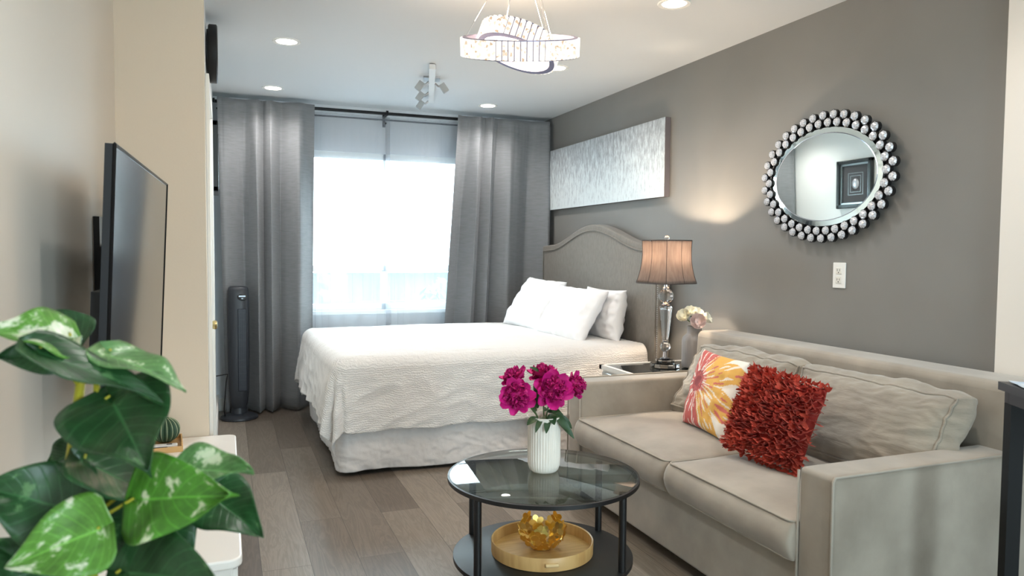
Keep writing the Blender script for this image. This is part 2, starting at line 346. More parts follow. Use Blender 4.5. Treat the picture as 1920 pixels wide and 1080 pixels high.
# ------------------------------------------------------------------ ceiling lights
m_lampdisc = mat('lamp_diffuser', (255, 250, 240), .5, emit=(255, 246, 232), estr=9)
m_ring = mat('lamp_ring', (235, 235, 232), .4)
pos = [(.33, 4.40, 'round recessed ceiling light, left of the crystal chandelier and nearer than its row mate'), (.33, 5.69, 'round recessed ceiling light just in front of the left curtain panel'), (1.98, 5.69, 'round recessed ceiling light in front of the right curtain panel'), (1.98, 4.36, 'round recessed ceiling light partly behind the chandelier crystals'), (1.98, 3.03, 'round recessed ceiling light cut off by the top of the view, near the grey wall'), (.33, 1.6, 'added ceiling light out of view above the near end of the white console'), (1.98, 1.6, 'added ceiling light out of view above the near sofa arm'), (.33, -.9, 'added unseen ceiling light behind the viewpoint on the left'), (1.98, -.9, 'added unseen ceiling light behind the viewpoint on the right')]  # the last four are unseen, added to light the near room
for x, y, lb in pos:
    t = thing('recessed_light', lb, 'ceiling light', (x, y, H), group='recessed ceiling lights')
    b = new(); lathe(b, [(.058, -.004), (.075, -.006), (.078, -.001), (.078, 0), (.055, 0)], 40, caps=False); link('trim_ring', b, m_ring, t, 40)
    b = new(); lathe(b, [(.058, -.001), (.056, -.0035), (.03, -.004)], 40); link('diffuser', b, m_lampdisc, t, 40)
    l = add_light('recessed_bulb', 'SPOT', (0, 0, -.02), 17, (1, .965, .93), .05, aim=(0, 0, -1), spot=R(150), blend=.9); l.parent = t

# ceiling track light
t = thing('track_light', 'small white ceiling track light with four square heads', 'track light', (1.215, 4.55, H))
bb = V((.268, 1.04, 0)); px_ = V((-.97, .235, 0))
b = new(); bar(b, V((0, 0, -.022)), bb+V((0, 0, -.022)), .04, .03); link('rail', b, mat('track_white', (225, 226, 226), .35), t)
b = new(); c = bb*.38; bar(b, c+V((0, 0, -.006))-bb.normalized()*.06, c+V((0, 0, -.006))+bb.normalized()*.06, .11, .012); link('canopy', b, m_nickel, t)
for k, sd in ((.36, 1), (.40, -1), (.68, 1), (.97, 1)):
    c = bb*k; b = new(); a = c+px_*sd*.02+V((0, 0, -.03)); e = c+px_*sd*.065+V((0, 0, -.05))
    tube(b, [a, (a+e)/2+V((0, 0, -.01)), e], .008, 8)
    h_ = link('spot_head', b, m_nickel, t, 40); b = new(); bar(b, e+V((0, 0, .015)), e+px_*sd*.035+V((0, 0, -.035)), .04, .04); link('shade', b, mat('grey_head', (170, 172, 172), .4), h_)

# ------------------------------------------------------------------ chandelier
CHX, CHY, CHZ = 1.116, 2.816, 2.095
t = thing('chandelier', 'crystal chandelier of two interlocked glowing rings hung on thin wires', 'chandelier', (CHX, CHY, CHZ))
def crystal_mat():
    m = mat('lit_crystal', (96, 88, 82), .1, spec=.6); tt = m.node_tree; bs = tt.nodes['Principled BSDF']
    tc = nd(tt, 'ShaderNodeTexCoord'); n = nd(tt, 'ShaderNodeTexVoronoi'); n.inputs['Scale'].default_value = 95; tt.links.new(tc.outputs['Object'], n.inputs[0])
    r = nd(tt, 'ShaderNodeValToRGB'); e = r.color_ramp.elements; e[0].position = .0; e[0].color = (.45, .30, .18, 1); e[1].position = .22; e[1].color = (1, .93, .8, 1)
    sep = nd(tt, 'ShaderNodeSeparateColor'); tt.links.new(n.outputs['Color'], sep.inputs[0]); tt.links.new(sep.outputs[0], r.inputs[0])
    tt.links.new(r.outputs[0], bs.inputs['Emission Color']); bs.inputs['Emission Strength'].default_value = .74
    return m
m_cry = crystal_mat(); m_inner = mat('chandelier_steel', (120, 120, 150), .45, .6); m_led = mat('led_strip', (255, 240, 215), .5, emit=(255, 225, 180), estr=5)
def cring(rad, hgt, n, T, lip=.012):
    b = new()
    for k in range(n):
        a = 2*PI*k/n; w = 2*PI*rad/n*.43; c = V((math.cos(a), math.sin(a), 0)); tg = V((-c.y, c.x, 0))
        for (r0, hh) in ((rad, hgt/2),):
            vs = []
            for s, d, z in ((-w, 0, -1), (-w*.55, .013, -1), (w*.55, .013, -1), (w, 0, -1), (w*.5, -.008, -1), (-w*.5, -.008, -1)):
                vs.append((c*(r0+d)+tg*s))
            A = [b.verts.new(T @ (q+V((0, 0, -hh)))) for q in vs]; B = [b.verts.new(T @ (q+V((0, 0, hh)))) for q in vs]
            b.faces.new(A[::-1]); b.faces.new(B)
            for i in range(6): b.faces.new((A[i], A[(i+1) % 6], B[(i+1) % 6], B[i]))
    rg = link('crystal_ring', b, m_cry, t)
    b = new(); n2 = 72
    for z in (-1, 1):
        pr = [(rad-lip, z*hgt*.5), (rad+.004, z*hgt*.5), (rad+.004, z*hgt*.5+z*.003), (rad-lip, z*hgt*.5+z*.003), (rad-lip, z*hgt*.5)]
        lathe(b, pr, n2, caps=False, T=T)
    pr = [(rad-.012, -hgt*.5), (rad-.014, -hgt*.5), (rad-.014, hgt*.5), (rad-.012, hgt*.5), (rad-.012, -hgt*.5)]; lathe(b, pr, n2, caps=False, T=T)
    link('ring_frame', b, m_inner, rg, 40)
    b = new(); pr = [(rad-.0145, -hgt*.2), (rad-.017, -hgt*.2), (rad-.017, hgt*.2), (rad-.0145, hgt*.2)]; lathe(b, pr, n2, caps=False, T=T); link('led_strip', b, m_led, rg)
FW_ = V((math.sin(YAW), math.cos(YAW), 0)); RT_ = V((math.cos(YAW), -math.sin(YAW), 0))
T1 = Matrix.Rotation(R(19.5), 4, RT_)
T2 = Matrix.Translation((-.005, 0, .002)) @ Matrix.Rotation(R(18), 4, FW_) @ Matrix.Rotation(R(-8), 4, RT_)
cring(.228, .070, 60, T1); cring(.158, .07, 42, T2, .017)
b = new(); lathe(b, [(.09, H-CHZ-.03), (.1, H-CHZ-.025), (.1, H-CHZ)], 40); link('canopy', b, m_chrome, t, 40)
for k in range(3):
    a = R(40+120*k); b = new(); tube(b, [(.06*math.cos(a), .06*math.sin(a), H-CHZ-.03), T1 @ V((.22*math.cos(a), .22*math.sin(a), .035))], .0013, 6); link('suspension_wire', b, m_chrome, t)
    a = R(100+120*k); b = new(); q = T2 @ V((.145*math.cos(a), .145*math.sin(a), .03)); tube(b, [(.05*math.cos(a), .05*math.sin(a), H-CHZ-.03), q], .0013, 6); link('suspension_wire', b, m_chrome, t)
l = add_light('chandelier_glow', 'POINT', (0, 0, .06), 12, (1, .74, .50), .12); l.parent = t

# ------------------------------------------------------------------ wall things: canvas, mirror, outlet, clock, picture
def canvas_mat():
    m = mat('silver_abstract_paint', (205, 212, 216), .5, bump=.4, bscale=60, bdist=.003); tt = m.node_tree; bs = tt.nodes['Principled BSDF']; L = tt.links
    tc = nd(tt, 'ShaderNodeTexCoord'); mp = nd(tt, 'ShaderNodeMapping'); mp.inputs['Scale'].default_value = (1, 38, 12); L.new(tc.outputs['Object'], mp.inputs[0])
    n = nd(tt, 'ShaderNodeTexNoise'); n.inputs['Scale'].default_value = 1; n.inputs['Detail'].default_value = 6; n.inputs['Roughness'].default_value = .75; L.new(mp.outputs[0], n.inputs[0])
    sp = nd(tt, 'ShaderNodeSeparateXYZ'); L.new(tc.outputs['Object'], sp.inputs[0])
    mr = nd(tt, 'ShaderNodeMapRange'); mr.inputs[1].default_value = -.26; mr.inputs[2].default_value = .26; mr.inputs[3].default_value = .16; mr.inputs[4].default_value = -.08; L.new(sp.outputs[2], mr.inputs[0])
    ad = nd(tt, 'ShaderNodeMath', operation='ADD'); L.new(n.outputs['Fac'], ad.inputs[0]); L.new(mr.outputs[0], ad.inputs[1])
    r = nd(tt, 'ShaderNodeValToRGB'); e = r.color_ramp.elements; e[0].position = .30; e[0].color = (*lin((142, 146, 152)), 1); e[1].position = .62; e[1].color = (*lin((222, 230, 232)), 1)
    k = e.new(.48); k.color = (*lin((186, 192, 196)), 1)
    L.new(ad.outputs[0], r.inputs[0]); L.new(r.outputs[0], bs.inputs['Base Color']); return m
o = thing('canvas_painting', 'wide silver and white abstract canvas hung above the headboard', 'painting', (XR-.002, 5.035, 1.885))
b = new(); box(b, -.042, -.040, -.905, .905, -.255, .255); link('painted_front', b, canvas_mat(), o)
b = new(); box(b, -.0399, 0, -.905, .905, -.255, .255); link('canvas_edge', b, mat('canvas_side_grey', (96, 90, 94), .7), o)
# mirror
MY, MZ, MA, MB_ = 2.765, 1.632, .345, .232
t = thing('wall_mirror', 'oval wall mirror framed by a double row of round clear jewels', 'mirror', (XR-.004, MY, MZ)); t.rotation_euler = (0, R(-.6), 0)
def ell(a, b_, k, n): th = 2*PI*k/n; return a*math.cos(th), b_*math.sin(th)
def ell_strip(bm, a0, b0, x0, a1, b1, x1, n=96):
    A = [bm.verts.new((x0, *ell(a0, b0, k, n))) for k in range(n)]; B = [bm.verts.new((x1, *ell(a1, b1, k, n))) for k in range(n)]
    for k in range(n): bm.faces.new((A[k], A[(k+1) % n], B[(k+1) % n], B[k]))
    return A, B
m_mir = mat('mirror_silver', (246, 253, 250), .015, 1.0)
b = new(); A = [b.verts.new((-.036, *ell(MA-.028, MB_-.026, k, 96))) for k in range(96)]; b.faces.new(A); link('mirror_glass', b, m_mir, t)
b = new(); ell_strip(b, MA-.026, MB_-.024, -.0365, MA, MB_, -.034); link('bevelled_border', b, mat('mirror_border', (240, 250, 247), .05, 1.0), t)
b = new(); ell_strip(b, MA, MB_, -.031, MA+.004, MB_+.004, -.024); ell_strip(b, MA-.030, MB_-.028, -.0365, MA-.026, MB_-.024, -.0375); link('rim', b, m_chrome, t)
b = new(); A = [b.verts.new((-.022, *ell(MA+.03, MB_+.03, k, 96))) for k in range(96)]; B = [b.verts.new((-.008, *ell(MA+.03, MB_+.03, k, 96))) for k in range(96)]; b.faces.new(A); b.faces.new(B)
for k in range(96): b.faces.new((A[k], A[(k+1) % 96], B[(k+1) % 96], B[k]))
for a in (0, 120, 240): lathe(b, [(.02, 0), (.02, .012)], 12, T=Matrix.Translation((-.012, .2*math.cos(R(a)), .13*math.sin(R(a)))) @ Matrix.Rotation(PI/2, 4, 'Y'))
link('backing', b, m_black, t)
m_jewel = mat('faceted_jewel', (238, 239, 244), .12, .3, spec=.9, coat=1, var=(186, 188, 196), vscale=260, detail=0); m_jb = mat('jewel_cup_black', (18, 18, 20), .4)  # grey noise in the jewel colour stands in for glints of cut facets
bj = new(); T_ = Matrix.Rotation(-PI/2, 4, 'Y'); rg = lathe(bj, [(.0205, .004), (.020, .008), (.015, .015), (.008, .0175)], 9, T=T_, caps=True)
mj = bpy.data.meshes.new('jewel'); bj.to_mesh(mj); bj.free(); mj.materials.append(m_jewel)
bj = new(); lathe(bj, [(.018, -.018), (.0225, -.012), (.0225, .005), (.0205, .0055)], 16, T=T_); mc = bpy.data.meshes.new('jewel_cup'); bj.to_mesh(mc); bj.free(); mc.materials.append(m_jb)
def ell_arc(a, b_, n, ph):
    M_ = 2000; pts = [(a*math.cos(2*PI*i/M_), b_*math.sin(2*PI*i/M_)) for i in range(M_+1)]; cum = [0]
    for i in range(M_): cum.append(cum[-1]+math.hypot(pts[i+1][0]-pts[i][0], pts[i+1][1]-pts[i][1]))
    out = []; j = 0
    for k in range(n):
        s = cum[-1]*((k+ph)/n)
        while cum[j+1] < s: j += 1
        out.append(pts[j])
    return out
for (a, b_, ph) in ((MA+.022, MB_+.022, 0), (MA+.058, MB_+.058, .5)):
    for (y, z) in ell_arc(a, b_, 34, ph):
        j = bpy.data.objects.new('jewel', mj); COL.objects.link(j); j.parent = t; j.location = (-.036, y, z)
        c = bpy.data.objects.new('jewel_cup', mc); COL.objects.link(c); c.parent = j
# outlet
t = thing('wall_outlet', 'white duplex power outlet on the grey wall below the mirror', 'outlet', (XR, 2.683, 1.167))
b = new(); box(b, -.006, 0, -.038, .038, -.06, .06, bev=.003); link('cover_plate', b, mat('outlet_white', (245, 245, 242), .35), t)
for z in (-.022, .022):
    b = new(); box(b, -.009, -.005, -.017, .017, z-.016, z+.016, bev=.003); s = link('socket', b, mat('outlet_ivory', (235, 233, 226), .35), t)
    b = new(); box(b, -.0095, -.0085, -.008, -.006, z-.002, z+.008); box(b, -.0095, -.0085, .006, .008, z-.002, z+.008); box(b, -.0095, -.0085, -.0025, .0025, z-.011, z-.006); link('slot', b, m_dark, s)
# clock
t = thing('wall_clock', 'black round wall clock seen edge-on above the hall door', 'clock', (XH, 4.12, 2.262))
T_ = Matrix.Rotation(PI/2, 4, 'Y'); b = new(); lathe(b, [(.12, .004), (.12, .012), (.14, .012), (.145, .018), (.145, .05), (.138, .055), (.132, .05), (.132, .035)], 48, T=T_); link('case', b, mat('clock_black', (8, 8, 9), .5), t, 40)
b = new(); lathe(b, [(.131, .035), (.131, .037)], 48, T=T_); link('dial', b, mat('clock_dial', (235, 235, 230), .5), t)
b = new(); box(b, .038, .04, -.004, .004, 0, .09); box(b, .038, .04, -.065, 0, -.003, .003); link('hand', b, m_black, t)
# framed picture on hall wall (seen in the mirror)
PY, PZ = 5.20, 1.85
t = thing('framed_picture', 'black framed picture with dark mat on the white hall wall, shown in the mirror', 'picture', (XH, PY, PZ))
b = new(); w, h = .20, .22
for y0, y1, z0, z1 in ((-w, w, -h, -h+.035), (-w, w, h-.035, h), (-w, -w+.035, -h, h), (w-.035, w, -h, h)): box(b, 0, .045, y0, y1, z0, z1, bev=.006)
link('frame', b, mat('frame_black', (20, 24, 24), .35), t)
b = new(); 
for y0, y1, z0, z1 in ((-w+.035, w-.035, -h+.035, -h+.05), (-w+.035, w-.035, h-.05, h-.035), (-w+.035, -w+.05, -h+.035, h-.035), (w-.05, w-.035, -h+.035, h-.035)): box(b, .004, .028, y0, y1, z0, z1)
for yy, zz in ((.085, .10), (.06, .075)):
    for y0, y1, z0, z1 in ((-yy, yy, -zz, -zz+.003), (-yy, yy, zz-.003, zz), (-yy, -yy+.003, -zz, zz), (yy-.003, yy, -zz, zz)): box(b, .012, .0145, y0, y1, z0, z1)
link('inner_trim', b, mat('frame_silver', (150, 156, 158), .3, .7), t)
b = new(); box(b, .002, .012, -w+.03, w-.03, -h+.03, h-.03); link('mat_board', b, mat('mat_board_grey', (74, 72, 74), .8), t)
b = new(); T_ = Matrix.Translation((.012, 0, 0)) @ Matrix.Rotation(PI/2, 4, 'Y') @ Matrix.Diagonal((1.3, 1, 1, 1)); lathe(b, [(.038, 0), (.035, .008), (.022, .014), (.005, .016)], 24, T=T_); link('shell_ornament', b, mat('shell_silver', (205, 205, 210), .3, .6), t, 60)

# ------------------------------------------------------------------ TV on bracket
t = thing('television', 'large black flat television on a wall bracket above the white console', 'television')
nb, fb, nt, ft = V((-.290, 2.09, .80)), V((-.256, 3.32, .80)), V((-.2565, 2.09, 1.53)), V((-.222, 3.32, 1.53))
def quadslab(bm, P, d0, d1, inset=0):
    a, bb_, c, d_ = P; n = (bb_-a).cross(d_-a).normalized(); n = n if n.x > 0 else -n
    e1 = (bb_-a).normalized()*inset; e2 = (d_-a).normalized()*inset
    q = [a+e1+e2, bb_-e1+e2, c-e1-e2, d_+e1-e2]
    A = [bm.verts.new(p+n*d0) for p in q]; B = [bm.verts.new(p+n*d1) for p in q]
    bm.faces.new(A); bm.faces.new(B)
    for i in range(4): bm.faces.new((A[i], A[(i+1) % 4], B[(i+1) % 4], B[i]))
Q = [nb, fb, ft, nt]
b = new(); quadslab(b, Q, -.022, -.001); quadslab(b, [nb+(nt-nb)*.02, fb+(ft-fb)*.02, fb+(ft-fb)*.62, nb+(nt-nb)*.62], -.06, -.021, .1); link('casing', b, m_dark, t)
b = new(); quadslab(b, Q, -.001, .0015, .008); link('screen', b, m_tvscreen, t)
b = new()
for i in range(4):
    p_, q_ = Q[i], Q[(i+1) % 4]; tube(b, [p_+V((.0, 0, 0)), q_], .0045, 4)
link('bezel', b, mat('tv_bezel', (26, 27, 30), .3, .6), t)
b = new(); box(b, XL+.001, XL+.02, 3.06, 3.30, 1.06, 1.385); box(b, XL+.02, XL+.045, 3.10, 3.24, 1.14, 1.28); bar(b, (XL+.045, 3.16, 1.20), (-.37, 2.98, 1.20), .02, .06); bar(b, (-.37, 2.98, 1.20), (-.325, 2.78, 1.20), .02, .05)
for y in (2.60, 2.92): box(b, -.345, -.31, y-.015, y+.015, 1.0, 1.38)
box(b, -.35, -.335, 2.50, 3.0, 1.17, 1.23); link('wall_bracket', b, m_black, t)

# ------------------------------------------------------------------ console, tray, cactus, remote
CX0, CX1, CY0, CY1, CZ = XL+.012, .033, 2.17, 3.68, .40
t = thing('tv_console', 'low white lacquered console standing against the left wall', 'console')
b = new(); poly = []
def rrect(x0, x1, y0, y1, r, n=6, corners=(1, 1, 1, 1)):
    out = []
    for i, (cx, cy, a0) in enumerate(((x1-r, y1-r, 0), (x0+r, y1-r, 90), (x0+r, y0+r, 180), (x1-r, y0+r, 270))):
        for k in range(n+1): a = R(a0+90*k/n); out.append((cx+r*math.cos(a), cy+r*math.sin(a)))
    return out
prism(b, rrect(CX0, CX1, CY0, CY1, .04), 'z', CZ-.028, CZ); link('top', b, m_lacq, t, 30, mods=[('BEVEL', dict(width=.006, segments=3, limit_method='ANGLE'))])
b = new(); box(b, CX0, CX1-.025, CY0+.03, CY1-.02, .08, CZ-.029, bev=.004); link('body', b, m_lacq, t)
for k in range(3):
    y0 = CY0+.035+k*.485; b = new(); box(b, CX1-.026, CX1-.012, y0, y0+.475, .09, CZ-.04, bev=.003); dr = link('door', b, m_lacq, t)
    b = new(); box(b, CX1-.012, CX1-.002, y0+.43, y0+.44, .2, .3); link('handle', b, m_nickel, dr)
for x in (CX0+.04, CX1-.08):
    for y in (CY0+.07, CY1-.08): b = new(); box(b, x-.018, x+.018, y-.018, y+.018, 0, .082, bev=.003); link('leg', b, m_lacq, t)
TX, TY = -.275, 3.54
t = thing('wooden_tray', 'small square bamboo tray on the far end of the white console', 'tray', (TX, TY, CZ), R(4))
b = new(); box(b, -.085, .085, -.12, .12, 0, .006)
for a in ((-.085, -.079, -.12, .12), (.079, .085, -.12, .12), (-.079, .079, -.12, -.114), (-.079, .079, .114, .12)): box(b, a[0], a[1], a[2], a[3], .006, .024)
link('tray_body', b, m_wood, t)
t = thing('cactus_ornament', 'round ribbed dark green cactus sitting in the small bamboo tray', 'cactus', (TX+.012, TY+.055, CZ+.006))
b = new(); pf = [(max(.004, .056*math.sin(a)), .056-.056*math.cos(a)) for a in [PI*(.06+.9*k/18) for k in range(19)]]
lathe(b, pf, 96, rib=.22, nrib=16); link('body', b, mat('cactus_green', (58, 84, 62), .55), t, 50)
b = new()
for k in range(16):
    a = 2*PI*(k+.5)/16
    pts = [(r*1.10*math.cos(a), r*1.10*math.sin(a), z+.001) for r, z in pf[2:-1]]
    tube(b, pts, .0011, 5)
link('spines', b, mat('cactus_spine', (190, 196, 160), .7), t)
t = thing('remote_control', 'white remote control lying in the bamboo tray in front of the cactus', 'remote', (TX+.0, TY-.055, CZ+.0065), R(90))
b = new(); box(b, -.02, .02, -.068, .068, 0, .016, bev=.005); link('body', b, mat('remote_white', (238, 238, 236), .35), t)
b = new(); box(b, -.006, .006, -.046, -.025, .0155, .0172); link('button', b, m_dark, t)
t = thing('remote_control', 'black remote control beside the white one in the bamboo tray', 'remote', (TX-.02, TY-.097, CZ+.0065), R(90))
b = new(); box(b, -.013, .013, -.052, .052, 0, .014, bev=.004); link('body', b, m_dark, t)
b = new(); box(b, -.006, .006, -.03, -.01, .0135, .015); link('button', b, mat('grey_rubber', (90, 90, 92), .6), t)

# ------------------------------------------------------------------ tower fan
t = thing('tower_fan', 'dark grey tower fan standing in the corner beside the left curtain', 'fan', (.078, 5.86, 0), R(0))
m_fan = mat('fan_charcoal', (44, 47, 53), .4)
b = new(); lathe(b, [(.125, 0), (.135, .006), (.132, .02), (.10, .034), (.06, .045), (.055, .09)], 48); link('base', b, m_fan, t, 50)
b = new(); prof = []
n = 40; rings = []
for z, s in [(.08, .62), (.12, .8), (.22, .93), (.5, 1), (.85, 1), (.93, .99), (.965, .95), (.985, .86), (.993, .7)]:
    ring = []
    for i in range(n):
        a = 2*PI*i/n; ca, sa = math.cos(a), math.sin(a); r = 1/((abs(ca)**3+abs(sa)**3)**(1/3))
        ring.append(b.verts.new((.078*s*r*ca, .085*s*r*sa, z)))
    rings.append(ring)
for p_, q_ in zip(rings, rings[1:]):
    for i in range(n): b.faces.new((p_[i], p_[(i+1) % n], q_[(i+1) % n], q_[i]))
b.faces.new(rings[0][::-1]); b.faces.new(rings[-1]); link('body', b, m_fan, t, 40)
b = new(); box(b, -.005, .055, -.092, -.078, .22, .83, bev=.004); g = link('grille', b, mat('fan_grille_navy', (20, 24, 38), .35), t)
b = new()
for k in range(4): box(b, .003+k*.0145, .006+k*.0145, -.096, -.09, .23, .82)
for k in range(12): box(b, -.002, .052, -.094, -.09, .25+k*.05, .252+k*.05)
link('grille_bars', b, m_fan, g)
b = new(); lathe(b, [(.034, 0), (.034, .006), (.030, .008)], 32, T=Matrix.Translation((.028, -.082, .915)) @ Matrix.Rotation(R(78), 4, 'X') @ Matrix.Diagonal((1, .75, 1, 1))); cp = link('control_panel', b, m_black, t, 40)
b = new(); box(b, .004, .05, -.0945, -.092, .918, .928); box(b, .022, .034, -.0945, -.092, .903, .909); link('display', b, mat('fan_display', (190, 200, 210), .3, .5), cp)
b = new(); tube(b, [(XH+.01-.078, -.265, .37), (-.08, -.2, .37), (-.09, -.15, .30), (-.105, -.10, .1), (-.10, -.02, .012), (-.04, .03, .06)], .004, 8); link('power_cord', b, m_black, t, True)

# ------------------------------------------------------------------ bed
BX0_, BX1_, BY0, BY1, BZ = .56, 2.50, 4.19, 5.80, .665
t = thing('bed', 'queen bed with white skirt and curved grey upholstered headboard', 'bed')
b = new(); box(b, BX0_+.06, BX1_, BY0+.02, BY1-.02, .33, BZ-.04, bev=.04, seg=4); link('mattress', b, m_pillow, t, 40)
b = new(); box(b, BX0_+.08, BX1_, BY0+.03, BY1-.03, .12, .325, bev=.02); link('box_spring', b, mat('box_spring_cloth', (205, 203, 200), .9), t)
for x in (BX0_+.14, 1.45, BX1_-.1):
    for y in (BY0+.12, BY1-.12): b = new(); box(b, x-.025, x+.025, y-.025, y+.025, 0, .12); link('leg', b, m_black, t)
# skirt: a strip around near side, foot, far side
def skirt(path, name):
    b = new(); L = [0]
    for i in range(len(path)-1): L.append(L[-1]+(V(path[i+1])-V(path[i])).length)
    tot = L[-1]; nx = int(tot/.008)
    def fn(u, v):
        s = u*tot; i = 0
        while i < len(L)-2 and L[i+1] < s: i += 1
        a, c = V(path[i]), V(path[i+1]); p_ = a+(c-a)*((s-L[i])/(L[i+1]-L[i])); d = (c-a).normalized(); nrm = V((d.y, -d.x))
        z = .36-.335*v
        wq = .35*NZ(s*4, z*4, 30); w = .005*RN(s*2.2, z*5+s*1.5, 3, 2)+.005*RN(s*4+z*6+wq, z*5-s*2+wq, 8, 2)+.004*RN(s*10-z*8+wq*2, z*12+s*5, 18, 2)+.016*math.sin(s*9)*v*.5+.014*v
        zz = z+.01*NZ(s*3, 0, 1)*v
        return V((p_.x+nrm.x*w, p_.y+nrm.y*w, zz))
    grid(b, nx, 44, fn); return link(name, b, m_skirt, t, True, mods=[('SOLIDIFY', dict(thickness=.003))])
skirt([(BX0_+.05, BY1+.02), (BX0_+.04, BY0-.0), (BX0_+.05, BY0-.035), (BX0_+.10, BY0-.045), (2.52, BY0-.035)], 'bed_skirt')
# headboard
def hb_z(y):
    s = abs(y-5.01)/.94
    if s > .80: return 1.325-.01*(s-.8)/.2
    k = s/.80; return 1.325+.15*(.5+.5*math.cos(PI*k))**.9
ys = [4.07+1.88*k/60 for k in range(61)]
pf = [(4.07, .02)]+[(y, hb_z(y)) for y in ys]+[(5.95, .02)]
b = new(); prism(b, pf, 'x', 2.585, 2.67); link('headboard', b, m_head, t, 30, mods=[('BEVEL', dict(width=.012, segments=3, limit_method='ANGLE'))])
b = new(); tube(b, [(2.581, 4.105, .1)]+[(2.581, min(5.915, max(4.105, y)), hb_z(y)-.045) for y in ys[1:-1]]+[(2.581, 5.915, .1)], .006, 8); link('headboard_piping', b, m_head, t, True)
b = new()
for k in range(75):
    z = .22+k*.0135
    bmesh.ops.create_icosphere(b, subdivisions=1, radius=.0042, matrix=Matrix.Translation((2.585, 4.087, z)))
nh = link('nailhead_trim', b, m_nickel, t, True); nh['label'] = 'row of silver nailheads'
# coverlet
def coverlet():
    b = new(); x0, x1, y0, y1 = BX0_+.05, 2.54, BY0+.015, BY1-.03; Rr = .075
    OF, ON, OFar = .43, .455, .40    # overhang lengths measured from the inner rectangle
    ax0, ax1, ay0, ay1 = x0-OF, x1, y0-ON, y1+OFar
    nx, ny = 300, 300
    def fn(u, v):
        a = ax0+(ax1-ax0)*u; c = ay0+(ay1-ay0)*v
        px = min(max(a, x0), x1); py = min(max(c, y0), y1)
        ox, oy = a-px, c-py
        # soften square cloth corner
        d = math.hypot(ox, oy)
        if ox < 0 and oy != 0:
            d = d*(1-.04*abs(math.sin(2*math.atan2(oy, ox))))
        z0 = BZ+.03*math.sin(PI*min(1, max(0, (px-x0)/(x1-x0))))*math.sin(PI*min(1, max(0, (py-y0)/(y1-y0))))**.5
        wr = .004*NZ(a*5, c*5, 1)+.0025*RN(a*9, c*22, 4)
        hx, hy = (ox/math.hypot(ox, oy), oy/math.hypot(ox, oy)) if d > 1e-9 else (0, 0)
        arc = Rr*PI/2
        if d <= 0: return V((px, py, z0+wr))
        if d < arc:
            th = d/Rr; o_ = Rr*math.sin(th); dz = Rr*(1-math.cos(th)); nx_, nz_ = math.sin(th), math.cos(th)
        else:
            k = d-arc; o_ = Rr+k*.10; dz = Rr+k*.99; nx_, nz_ = 1, 0
        hang = max(0, d-arc)
        ang = math.atan2(oy, ox)
        rip = 0
        if ox < 0 and oy != 0: rip = .045*hang/.4*math.sin(ang*9+1)*abs(math.sin(2*ang))
        side = (c if ox < 0 and oy == 0 else a)
        if oy == 0 or ox == 0: rip += (.055 if oy == 0 else .030)*hang/.4*NZ(side*(5.5 if oy == 0 else 3.3), hang*1.2, 9)
        wr2 = wr+rip+.010*RN(side*6+hang*4, hang*9, 2)*min(1, hang/.1)
        o_ += wr2*nx_; zz = z0-dz+wr*nz_
        if hang > 0: zz += .012*NZ(side*5, 0, 6)*hang/.4
        return V((px+hx*o_, py+hy*o_, max(.03, zz)))
    grid(b, nx, ny, fn)
    return link('coverlet', b, m_bed, None, True, mods=[('SOLIDIFY', dict(thickness=.006, offset=1))], label='white textured coverlet spread over the bed and hanging down its sides', cat='coverlet')
coverlet()
# pillows
def pillow_mesh(c, U, Vv, T, seed=0, n=44, wr=.006, pinch=.07, power=.42, corner=None, vfun=None, mi=0, back=1.0, b=None):
    c, U, Vv = V(c), V(U), V(Vv); N = U.cross(Vv).normalized(); N = N if (N.x < 0) else -N
    own = b is None
    b = b or new(); F = {}; lay = b.loops.layers.float_color.new('Col') if vfun and own else None; G = []
    for side in (1, -1):
        g = []
        for i in range(n+1):
            row = []
            for j in range(n+1):
                u = -math.cos(PI*i/n) ; v = -math.cos(PI*j/n)
                u = .5*u+.5*(2*i/n-1); v = .5*v+.5*(2*j/n-1)
                edge = (1-u*u)*(1-v*v)
                if side == -1 and (i in (0, n) or j in (0, n)): row.append(G[0][i][j]); continue
                uu = u*(1-pinch*(1-v*v)); vv = v*(1-pinch*(1-u*u))
                h = T*max(0, edge)**power*(1 if side == 1 else back)
                e = min(1, (1-edge)*1.2)
                h += wr*(NZ(u*3+seed, v*3, side*2.0)*1.5+RN(u*4+seed, v*2.2, 5+side)*.8*e)*min(1, edge*14)
                off = wr*1.2*NZ(u*5, v*5, seed+20)
                row.append(b.verts.new(c+U*uu+Vv*(vv)+N*(h*side)+N*off))
            g.append(row)
        G.append(g)
        for i in range(n):
            for j in range(n):
                q = [g[i][j], g[i+1][j], g[i+1][j+1], g[i][j+1]]
                f = b.faces.new(q if side == 1 else q[::-1]); f.material_index = mi; f.smooth = True
                if lay is not None:
                    for lp, (ii, jj) in zip(f.loops, [(i, j), (i+1, j), (i+1, j+1), (i, j+1)] if side == 1 else [(i, j+1), (i+1, j+1), (i+1, j), (i, j)]):
                        u = .5*-math.cos(PI*ii/n)+.5*(2*ii/n-1); v = .5*-math.cos(PI*jj/n)+.5*(2*jj/n-1)
                        lp[lay] = (*vfun(u, v, side), 1)
    return b, N, G
